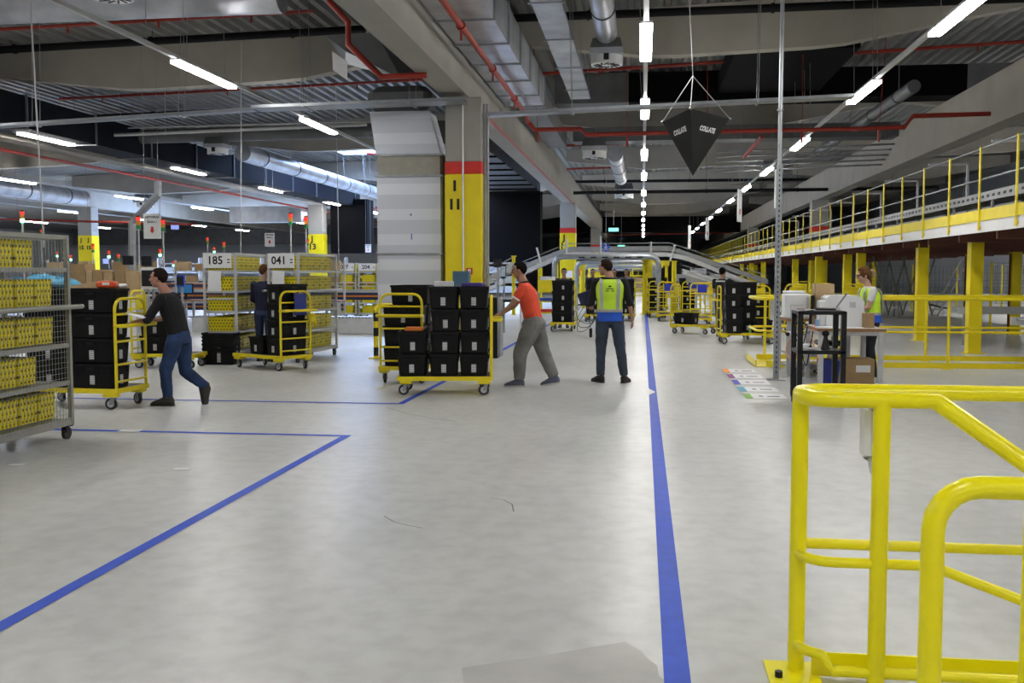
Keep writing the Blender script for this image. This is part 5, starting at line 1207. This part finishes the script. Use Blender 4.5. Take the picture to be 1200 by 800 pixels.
cable([(1.9, 12.3, .6), (1.86, 12.4, .4), (1.9, 12.6, .12), (1.95, 13.2, .02), (2.05, 13.8, .012), (2.3, 14.3, .012)], .008, blkm, 'black cable trailing from the stand over the floor')
for i, (x, y, z) in enumerate(((2.2, 15.0, .72), (2.28, 14.4, .58))):
    r = thing('power_strip', 'white power strip with plugs hanging by the desk leg, %s' % ['next to the perforated pole', 'nearer the black stand'][i], 'power strip', (x, y, z), .4)
    MB().bbox((0, 0, 0), (.2, .05, .06), .01).build('strip_body', white, r, 40); MB().bbox((-.1, -.02, -.01), (.06, .06, .06), .02).bbox((.06, -.04, -.02), (.05, .05, .06), .015).build('plug', blkm, r)
# ------------------------------------------------------------------ bollards and black bin by the pillar
for i, (x, y) in enumerate(((-4.96, 18.2), (-4.55, 19.3))):
    r = thing('guard_bollard', 'black and yellow striped corner guard, %s' % ('nearest the camera' if i == 0 else 'closer to the pillar'), 'bollard', (x, y, 0), 0, 'striped guards at the pillar')
    MB().cyl((0, 0, 0), (0, 0, .92), .045, 16).build('tube', yel, r, 40)
    for z in (.05, .42, .7): MB().cyl((0, 0, z), (0, 0, z+.16), .047, 16).build('black_band', blkm, r, 40)
    MB().tube([(0, 0, .9), (.03, .02, .97), (.12, .1, .99), (.3, .4, .99)], .045, 12).build('top_bend', yel, r, 40)
    MB().box((0, 0, .008), (.24, .2, .016)).build('foot_plate', yel, r)
q = G(577, 420)
r = thing('control_cabinet', 'slim black and silver cabinet standing behind the pushed cart', 'cabinet', (q.x-.02, q.y+.3, 0))
MB().bbox((0, 0, .57), (.22, .5, 1.14), .01).build('cabinet_body', blkm, r); MB().bbox((.14, -.1, .58), (.06, .4, 1.1), .01).build('silver_door', steel, r)
q = AY(541, 325, 16.6)
r = thing('pallet_monitor', 'blue grey boxed monitor mounted at the yellow pillar above the totes', 'monitor', (AY(541, 325, 18.9).x, 18.9, 1.35))
MB().bbox((0, 0, .14), (.32, .2, .30), .01).build('housing', mat('blue_grey_case', (.08, .13, .18), .5), r); MB().box((0, -.102, .14), (.26, .004, .22)).build('screen', mat('teal_screen', (.05, .12, .18), .3), r)
MB().b2((-.03, -.03, -1.35), (.03, .03, 0)).build('stand_pole', grey, r)
# ------------------------------------------------------------------ packing area on the left
def conv(x0, x1, y, z, label, legs=1.8, orange_=True, depth=.7):
    r = thing('belt_conveyor', label, 'conveyor', (0, y, 0))
    MB().b2((x0, 0, z+.06), (x1, .03, z+.16)).build('top_trim', lgrey, r)
    MB().b2((x0, .0, z-.16), (x1, .03, z+.06)).build('blue_side_panel', mat('navy_side_panel', (.015, .025, .09), .5), r)
    if orange_: MB().b2((x0, -.012, z-.07), (x1, .0, z-.02)).build('orange_stripe', mat('orange_stripe_paint', (.75, .22, .01), .5), r)
    MB().b2((x0, .03, z), (x1, depth, z+.1)).build('belt_bed', grey, r)
    x = x0+.2; e = MB()
    while x < x1: MB().b2((x, .05, 0), (x+.07, .12, z)).b2((x, depth-.1, 0), (x+.07, depth-.03, z)).build('leg', lgrey, r); x += legs
    return r
conv(-24, -5.6, 29.5, .95, 'navy and orange striped packing conveyor at table height, nearest row', 2.4)
conv(-26, -9.5, 31.2, .55, 'low navy and orange striped conveyor behind the nearest row', 2.6)
conv(-28, -8, 36, 1.25, 'raised conveyor with orange stripe in the second packing row', 3)
conv(-30, -9, 41, 1.0, 'conveyor with orange stripe in the third packing row', 3)
r = thing('roller_conveyor', 'low silver roller conveyor on the floor left of the pillar', 'conveyor', (0, 25.4, 0))
MB().b2((-12, 0, .02), (-5.9, .04, .42)).b2((-12, .5, .02), (-5.9, .54, .42)).build('side_panel', lgrey, r)
e = MB(); x = -11.95
while x < -5.95: e.cyl((x, 0, .43), (x, .5, .43), .028, 8); x += .09
e.build('rollers', steel, r, kind='stuff')
# low floor devices under the striped conveyor
item('motor_unit', (.6, .4, .3), (-7.6, 27.2, 0), 0, blkm, 'black motor unit on the floor behind the low silver rollers', 'motor')
# stations: monitors, cartons, signal towers
stx = [(-21.5, 28.9), (-19.3, 28.9), (-17.2, 28.9), (-15.1, 28.9), (-13.1, 28.9), (-11.2, 28.9), (-9.4, 28.9)]
WD = ['first from the left', 'second from the left', 'third from the left', 'fourth from the left', 'fifth from the left', 'sixth from the left', 'last on the right']
for i, (x, y) in enumerate(stx):
    r = thing('packing_station', 'grey framed packing station beside the nearest striped conveyor, %s' % WD[i], 'workstation', (x, y-.9, 0), 0, 'packing stations')
    e = MB()
    for dx in (-.75, .75):
        for dy in (-.3, .3): MB().b2((dx-.025, dy-.025, 0), (dx+.025, dy+.025, 2.0 if dy > 0 else .8)).build('upright', lgrey, r)
    MB().b2((-.8, -.35, .78), (.8, .35, .82)).build('table_top', wood, r)
    MB().b2((-.8, .1, 1.3), (.8, .35, 1.33)).build('shelf', lgrey, r); MB().b2((-.8, .1, 1.65), (.8, .35, 1.68)).build('upper_shelf', lgrey, r); MB().b2((-.8, -.3, .3), (.8, .3, .33)).build('lower_shelf', grey, r)
    rr = thing('computer_monitor', 'black monitor on the packing station %s' % WD[i], 'monitor', (x-.3, y-.9, .82)); MB().bbox((0, 0, .32), (.48, .06, .30), .01).build('screen_housing', blkm, rr)
    MB().box((0, .02, .1), (.06, .04, .2)).box((0, .02, .01), (.22, .16, .02)).build('stand', blkm, rr); MB().box((0, -.032, .32), (.42, .003, .24)).build('screen', mat('screen_blue' if i % 3 == 1 else 'dark_screen', (.05, .25, .6) if i % 3 == 1 else (.02, .022, .03), .2), rr)
    for q, (dx, w_, h_) in enumerate(((-.45, .4, .26), (.1, .34, .2), (.5, .3, .28))):
        item('carton', (w_, .24, h_), (x+dx, y-.67, 1.68+.001), .05*q, card if (i+q) % 2 else cardl, 'cardboard carton on the upper shelf of the packing station %s, %s' % (WD[i], ['left', 'middle', 'right'][q]), 'carton', .003)['group'] = 'cartons on packing stations'
    for q, (dx, h_) in enumerate(((-.2, .2), (.45, .16))):
        item('carton', (.3, .22, h_), (x+dx, y-.67, 1.33+.001), 0, [white, card, mat('teal_box', (.05, .3, .5), .5)][(i+q) % 3], 'small box on the middle shelf of the packing station %s, %s' % (WD[i], ['left', 'right'][q]), 'box', .003)['group'] = 'boxes on packing stations'
# signal towers, placed where the photograph shows them
red_ = mat('signal_red', (.6, .02, .01), .4, emit=(1, .05, .02), es=.25); org_ = mat('signal_orange', (.7, .25, .02), .4); grn_ = mat('signal_green', (.02, .25, .08), .4); grnl = mat('signal_green_lit', (.1, .8, .4), .4, emit=(.2, 1, .6), es=3)
for i, (px, py, h_, Y, lit, lb) in enumerate(((26, 254, 14, 16, 1, 'above the large cage'), (162, 261, 15, 20, 0, 'just left of the white sign with a red arrow'), (191, 264, 14, 20, 0, 'just right of the white sign with a red arrow'), (340.5, 257, 14, 24, 0, 'left one above cage 041'), (358.5, 261, 14, 24, 0, 'right one above cage 041'), (109, 291, 10, 32, 0, 'in front of pillar J 15'), (127.5, 298, 9, 34, 1, 'right of pillar J 15'), (139, 302, 9, 36, 0, 'fourth in the far row'), (83, 302, 7, 34, 1, 'above the cardboard boxes'), (187.5, 296, 9, 34, 1, 'above the man in black'), (157, 285, 10, 26, 0, 'on the cable riser'), (243, 282, 8, 30, 0, 'left above cage 185'), (262.5, 288, 9, 30, 0, 'right above cage 185'), (251, 293, 7, 34, 1, 'centre above cage 185'), (203, 309, 6, 40, 1, 'behind the man in black'), (48, 272, 6, 30, 0, 'red one over the large cage'), (361, 284, 7, 30, 0, 'low one behind cage 041'), (67, 298, 6, 34, 1, 'seen through the large cage'), (152, 306, 5, 40, 1, 'small one beside the riser'))):
    q = AY(px, py, Y); s = h_*Y/F/3
    r = thing('signal_tower', 'red amber green signal tower %s' % lb, 'signal light', (q.x, Y, q.z), 0, 'signal towers')
    for k, m in enumerate((red_, org_, grnl if lit else grn_)): MB().cyl((0, 0, s*(.5-k)), (0, 0, s*(1.45-k)), s*.55, 12).build('light_segment', m, r, 40)
    MB().cyl((0, 0, s*1.45), (0, 0, s*1.75), s*.5, 12).build('cap', blkm, r); MB().cyl((0, 0, -q.z), (0, 0, -s*1.5), .018, 8).build('pole', lgrey, r)
# monitors and boxes that stand out
def mon(px, py, w_, h_, Y, label, frame=blkm, scr=(.015, .016, .02)):
    q = AY(px, py, Y); k = Y/F*1.03
    r = thing('computer_monitor', label, 'monitor', (q.x, Y, q.z)); MB().bbox((0, 0, 0), (w_*k, .08, h_*k), .015).build('screen_housing', frame, r)
    MB().box((0, -.043, 0), (w_*k*.86, .003, h_*k*.74)).build('screen', mat('scr_%d_%d' % (scr[0]*1000, scr[2]*1000), scr, .25), r); MB().cyl((0, .05, -q.z), (0, .05, 0), .03, 8).build('stand_pole', grey, r)
mon(178, 326, 27, 26, 17.6, 'big white framed monitor with black screen behind the head of the man in black', white)
mon(150, 305, 13, 11, 20.5, 'black monitor pair, left one, left of the man in black'); mon(172, 306, 13, 12, 20.8, 'black monitor pair, right one, above the man in black')
mon(212, 329, 10, 14, 22, 'small monitor with a blue band left of cage 185', bluem); mon(134, 327, 21, 10, 18.5, 'low wide black monitor with blue edge behind the orange packet', white)
def cart_box(px, py0, py1, w_, Y, m, label):
    a = AY(px, py1, Y); b = AY(px, py0, Y); W = w_*Y/F*1.03
    MB().bbox((0, .2, (b.z-a.z)/2), (W, .4, b.z-a.z), .004).build('carton', m, label=label, cat='carton', group='cartons behind the left cart', loc=(a.x, Y, a.z))
r = thing('carton_rack', 'grey rack shelf carrying a row of cartons behind the left cart', 'rack', (0, 17.2, 0))
a = AY(80, 345, 17.2); b = AY(165, 345, 17.2); MB().b2((a.x-.6, -.05, a.z-.04), (b.x, .45, a.z)).build('shelf', lgrey, r)
for x in (a.x-.5, (a.x+b.x)/2, b.x-.1): MB().b2((x, 0, 0), (x+.04, .4, a.z-.04)).build('upright', lgrey, r)
zc = a.z
for i, (px, py0, w_, m) in enumerate(((91, 309, 19, card), (104, 317, 8, cardl), (114, 316, 12, card), (126, 318, 11, cardl), (140, 316, 13, card), (150, 318, 7, cardl))):
    q = AY(px, 340, 17.2); tp = AY(px, py0, 17.2).z; W = w_*17.2/F
    MB().bbox((0, .2, (tp-zc)/2), (W, .36, tp-zc), .004).build('carton', m, label='brown carton on the rack behind the left cart, %s from the left' % NTH[i], cat='carton', group='cartons on the rack', loc=(q.x, 17.2, zc))
q = AY(157, 330, 19.5); MB().cyl((0, 0, 0), (0, 0, 1.45), .17, 18).build('paper_roll', whitep, None, 40, label='tall white paper roll standing left of the big white monitor', cat='roll', loc=(q.x, 19.5, 0))
# yellow equipment strips / notice papers on the far wall
for i, (px, py, w_, h_) in enumerate(((124, 306, 7, 6), (142, 309, 6, 4), (205, 265, 10, 8), (190, 318, 6, 5))):
    q = AY(px, py, 60); k = 60/F; MB().box((0, 0, 0), (w_*k, .05, h_*k)).build('notice_board', [mat('notice_violet', (.3, .28, .5), .6), whitep][i % 2], label='small notice board hanging far back in the packing area, %s from the left' % NTH[i], cat='notice board', loc=(q.x, 60, q.z))
for i, (px, py, w_, h_, Y) in enumerate(((375, 305, 18, 60, 52), (222, 330, 8, 20, 30), (448, 300, 10, 40, 60))):
    pass
for i in range(6):
    x = -30+4.2*i
    r = thing('storage_rack', 'tall grey rack with yellow bins far behind the packing rows, %s from the left' % NTH[i], 'rack', (x, 62, 0), 0, 'far storage racks')
    for dx in (-1.4, 1.4): MB().b2((dx-.04, -.3, 0), (dx+.04, .3, 2.6)).build('upright', lgrey, r)
    for z in (.4, 1.0, 1.6, 2.2): MB().b2((-1.4, -.3, z), (1.4, .3, z+.04)).build('shelf', lgrey, r)
    for z in (.44, 1.04, 1.64): MB().b2((-1.2, -.25, z), (1.2, .25, z+.36)).build('bin_row', yel if i in (1, 3) else grey, r)
# ------------------------------------------------------------------ central background: conveyors over the aisle
def bent_conv(name, pts, Y, w, label, m=grey, d=.16):
    r = thing(name, label, 'conveyor'); P = [AY(px, py, Y) for px, py in pts]
    for k, off in enumerate((0, w)):
        rings = [[V((p.x, Y+off, p.z+d/2)), V((p.x, Y+off+.04, p.z+d/2)), V((p.x, Y+off+.04, p.z-d/2)), V((p.x, Y+off, p.z-d/2))] for p in P]
        MB().loft(rings).build('side_rail', m, r)
    rings = [[V((p.x, Y+.04, p.z+.03)), V((p.x, Y+w, p.z+.03)), V((p.x, Y+w, p.z-.03)), V((p.x, Y+.04, p.z-.03))] for p in P]
    MB().loft(rings).build('belt', ductd, r)
    rings = [[V((p.x, Y+.0, p.z+d/2+.14)), V((p.x, Y+.03, p.z+d/2+.14)), V((p.x, Y+.03, p.z+d/2+.11)), V((p.x, Y+.0, p.z+d/2+.11))] for p in P]
    MB().loft(rings).build('guide_rail', steel, r)
    return r
bent_conv('overhead_conveyor', [(560, 345), (590, 330), (650, 303), (668, 298), (782, 298), (806, 303), (880, 332), (890, 333)], 38.5, .7, 'grey conveyor bridging over the main aisle and sloping down on both sides', lgrey, .16)
bent_conv('overhead_conveyor', [(600, 318), (652, 297), (668, 292), (785, 291), (812, 300), (900, 330)], 41, .7, 'second grey conveyor bridging the aisle behind the first', grey, .2)
bent_conv('sloped_conveyor', [(800, 318), (850, 332), (875, 341)], 36.5, .8, 'short conveyor sloping down to the cart park', lgrey, .2)
bent_conv('sloped_conveyor', [(566, 333), (592, 316), (600, 312)], 27, .5, 'pale sloped conveyor between the pillar and the man in the red shirt', lgrey, .22)
bent_conv('roller_conveyor', [(805, 326), (850, 343)], 33.5, .8, 'low sloping conveyor end behind the cart park', grey, .2)
# white rounded portal frames
for i, (x0, x1, yt, Y) in enumerate(((650, 772, 301, 36.5), (676, 766, 307, 44), (684, 764, 312, 52), (690, 762, 316, 62))):
    a = AY(x0, yt, Y); b = AY(x1, yt, Y); rr = .3
    pts = [(a.x, Y, 1.2), (a.x, Y, a.z-rr)]+[(a.x+rr-rr*math.cos(t), Y, a.z-rr+rr*math.sin(t)) for t in (PI/8, PI/4, 3*PI/8, PI/2)]+[(b.x-rr+rr*math.sin(t), Y, a.z-rr+rr*math.cos(t)) for t in (0, PI/8, PI/4, 3*PI/8, PI/2)]+[(b.x, Y, 1.2)]
    r = thing('cable_duct_portal', 'pale rounded portal of cable ducting over the main aisle, %s from the camera' % NTH[i], 'portal', (0, 0, 0), 0, 'rounded portals over the aisle')
    MB().tube(pts, .10, 10).build('portal_tube', steel, r, 50)
    MB().b2((a.x-.06, Y-.05, 0), (a.x+.06, Y+.05, 1.25)).b2((b.x-.06, Y-.05, 0), (b.x+.06, Y+.05, 1.25)).build('portal_leg', grey, r)
    if i == 0:
        e = MB(); x = a.x+1
        while x < b.x-.6: e.box((x, Y-.11, a.z-.02), (.22, .01, .05)); x += .42
        e.build('slots', blkm, r)
def ypost(px, py0, Y, label, w_=.17, cap=True):
    q = AY(px, py0, Y); r = thing('steel_column', label, 'column', (q.x, Y, 0))
    h = q.z; MB().b2((-w_/2, -w_/2, 0), (w_/2, -w_/2+.02, h)).b2((-w_/2, w_/2-.02, 0), (w_/2, w_/2, h)).b2((-.012, -w_/2, 0), (.012, w_/2, h)).build('column_profile', yel, r)
    if cap: MB().box((0, 0, h), (w_*1.6, w_*1.4, .03)).build('cap_plate', yel, r)
    MB().box((0, 0, .01), (w_*1.8, w_*1.6, .02)).build('base_plate', yel, r)
ypost(757, 305, 39.2, 'yellow column at the end of the blue aisle line under the conveyor', .26); ypost(760, 304, 40.3, 'second yellow column touching the one at the blue line, slightly behind', .3)
ypost(633, 309, 40.3, 'yellow column right of the man in the red shirt'); ypost(790, 306, 38, 'yellow column behind the cart park'); ypost(781, 312, 46, 'thin yellow column far behind the cart park', .12); ypost(684, 312, 46, 'yellow column left of the man in the vest', .14); ypost(652, 300, 50, 'yellow column behind pillar J 11', .2); ypost(602, 300, 38, 'slim yellow column behind the shoulder of the man in the red shirt', .12)
for i, (px, py, Y) in enumerate(((610, 292, 38), (863, 285, 38), (690, 276, 40), (754, 276, 40))):
    pass
for i, (x0, y0, x1, y1, Y) in enumerate(((629, 290, 634, 309, 38), (791, 287, 785, 306, 38), (664, 280, 664, 298, 38), (763, 283, 763, 297, 38.4), (704, 276, 704, 297, 38.4))):
    a, b = AY(x0, y0, Y), AY(x1, y1, Y); MB().tube([a, b], .04, 6).build('hanger_rod', lgrey, label='short pale hanger rod above the aisle conveyor, %s' % ['left sloping', 'right sloping', 'at pillar J 11', 'right of the lamp row', 'left of the vest man sign'][i], cat='rod')
# small trolley with blue and red boxes
r = thing('service_trolley', 'small yellow service trolley with blue and red trays beside the yellow column', 'trolley', (AY(641, 350, 35).x, 35.2, 0))
for dx in (-.3, .3):
    for dy in (-.25, .25): MB().b2((dx-.02, dy-.02, .12), (dx+.02, dy+.02, .95)).build('upright', grey, r); 
    MB().cyl((dx, -.25, .07), (dx, -.2, .07), .07, 14).build('wheel', rub, r)
for z in (.2, .6, .95): MB().bbox((0, 0, z), (.7, .6, .05), .01).build('shelf', yel, r)
item('tray', (.5, .45, .1), (r.location.x, 35.2, .226), 0, mat('red_tray', (.6, .03, .02), .5), 'red tray on the bottom of the small yellow trolley', 'tray'); item('tray', (.5, .45, .1), (r.location.x, 35.2, .626), 0, bluem, 'blue tray in the middle of the small yellow trolley', 'tray')
item('equipment_box', (.55, .45, .38), (r.location.x, 35.2, .976), 0, yel, 'yellow box on top of the small yellow trolley', 'box'); item('equipment_box', (.5, .4, .12), (r.location.x, 35.2, 1.357), 0, white, 'white lid box on the small yellow trolley', 'box')
# desk behind the man in red
r = thing('work_table', 'black topped work table behind the man in the red shirt', 'table', (AY(592, 360, 26).x, 26, 0))
MB().bbox((0, 0, .88), (1.1, .7, .06), .01).build('table_top', blkm, r)
for dx in (-.45, .45):
    for dy in (-.28, .28): MB().b2((dx-.025, dy-.025, 0), (dx+.025, dy+.025, .86)).build('leg', lgrey, r)
mon(583, 308, 9, 10, 26, 'dark monitor on a pole behind the face of the man in the red shirt'); mon(590, 318, 6, 16, 26.5, 'bright upright screen beside the face of the man in the red shirt', blkm, (.45, .55, .65))
# wall phone / notices on pillar J 11
a = AY(666, 321, 48.2); MB().box((0, 0, 0), (.42, .01, .32)).build('notice_sheet', whitep, label='white notice sheet on the foot of pillar J 11', cat='notice', loc=(a.x, 48.22, a.z))
a = AY(676, 319, 47); MB().bbox((0, 0, 0), (.18, .12, .36), .01).build('hose_cabinet', mat('fire_red', (.6, .06, .02), .5), label='red fire box beside pillar J 11', cat='fire box', loc=(a.x, 48.15, a.z))
# yellow cage racks far down the aisle
for i, (px, Y) in enumerate(((751, 62), (747, 74), (741, 86), (700, 60), (690, 66), (670, 58))):
    q = AY(px, 330, Y)
    r = thing('storage_rack', 'far yellow rack trolley down the aisle, %s' % ['on the aisle axis', 'behind the one on the axis', 'farthest on the axis', 'left of the aisle', 'second left of the aisle', 'third left of the aisle'][i], 'rack', (q.x, Y, 0), 0, 'far yellow racks')
    for dx in (-.5, .5):
        for dy in (-.3, .3): MB().b2((dx-.03, dy-.03, .05), (dx+.03, dy+.03, 1.9)).build('upright', yel, r)
    for z in (.2, .6, 1.0, 1.4, 1.85): MB().b2((-.5, -.3, z), (.5, .3, z+.05)).build('shelf', yel, r)
    for z in (.66, 1.06): MB().b2((-.35, -.25, z), (.3, .25, z+.22)).build('load', card, r)
for i, (x0, x1, Y, z) in enumerate(((-6, 1.5, 75, 2.0), (-5, 2.5, 95, 2.3))):
    MB().b2((x0, Y, z), (x1, Y+.1, z+.5)).build('warning_beam', yel, label='yellow beam crossing far down the aisle, %s' % ['nearer', 'farther'][i], cat='beam')
# conveyor clutter right of the aisle
for i, (px, Y, h) in enumerate(((800, 44, 1.6), (812, 47, 1.7), (826, 42, 1.5), (842, 45, 1.6), (818, 52, 1.9))):
    q = AY(px, 330, Y); r = thing('conveyor_drive', 'grey conveyor drive frame behind the cart park, %s from the aisle' % NTH[i], 'machine', (q.x, Y, 0), 0, 'drive frames behind the cart park')
    MB().bbox((0, 0, h-.2), (.8, .5, .3), .02).build('drive_box', grey, r); 
    for dx in (-.35, .35): MB().b2((dx-.04, -.2, 0), (dx+.04, .2, h-.3)).build('leg', yel if i % 2 else lgrey, r)
for i, (px, Y) in enumerate(((773, 41), (805, 37.5), (768, 37.6))):
    q = AY(px, 335, Y); cart(q.x, Y, PI/2, 'loaded cart partly hidden in the cart park, %s' % ['beside the yellow columns', 'farther right', 'closest to the blue line'][i]); stack((q.x, Y), 0, 4, 'the park stack %s' % ['beside the yellow columns', 'farther right', 'closest to the blue line'][i], ZD)
# ------------------------------------------------------------------ light and view
W = bpy.data.worlds.new('world'); S.world = W; W.use_nodes = True
bg = W.node_tree.nodes['Background']; bg.inputs[0].default_value = (.75, .82, 1, 1); bg.inputs[1].default_value = WORLD
S.view_settings.view_transform = 'Standard'; S.view_settings.look = 'None'; S.view_settings.gamma = 1; S.view_settings.use_curve_mapping = False
S.view_settings.exposure = EXPO
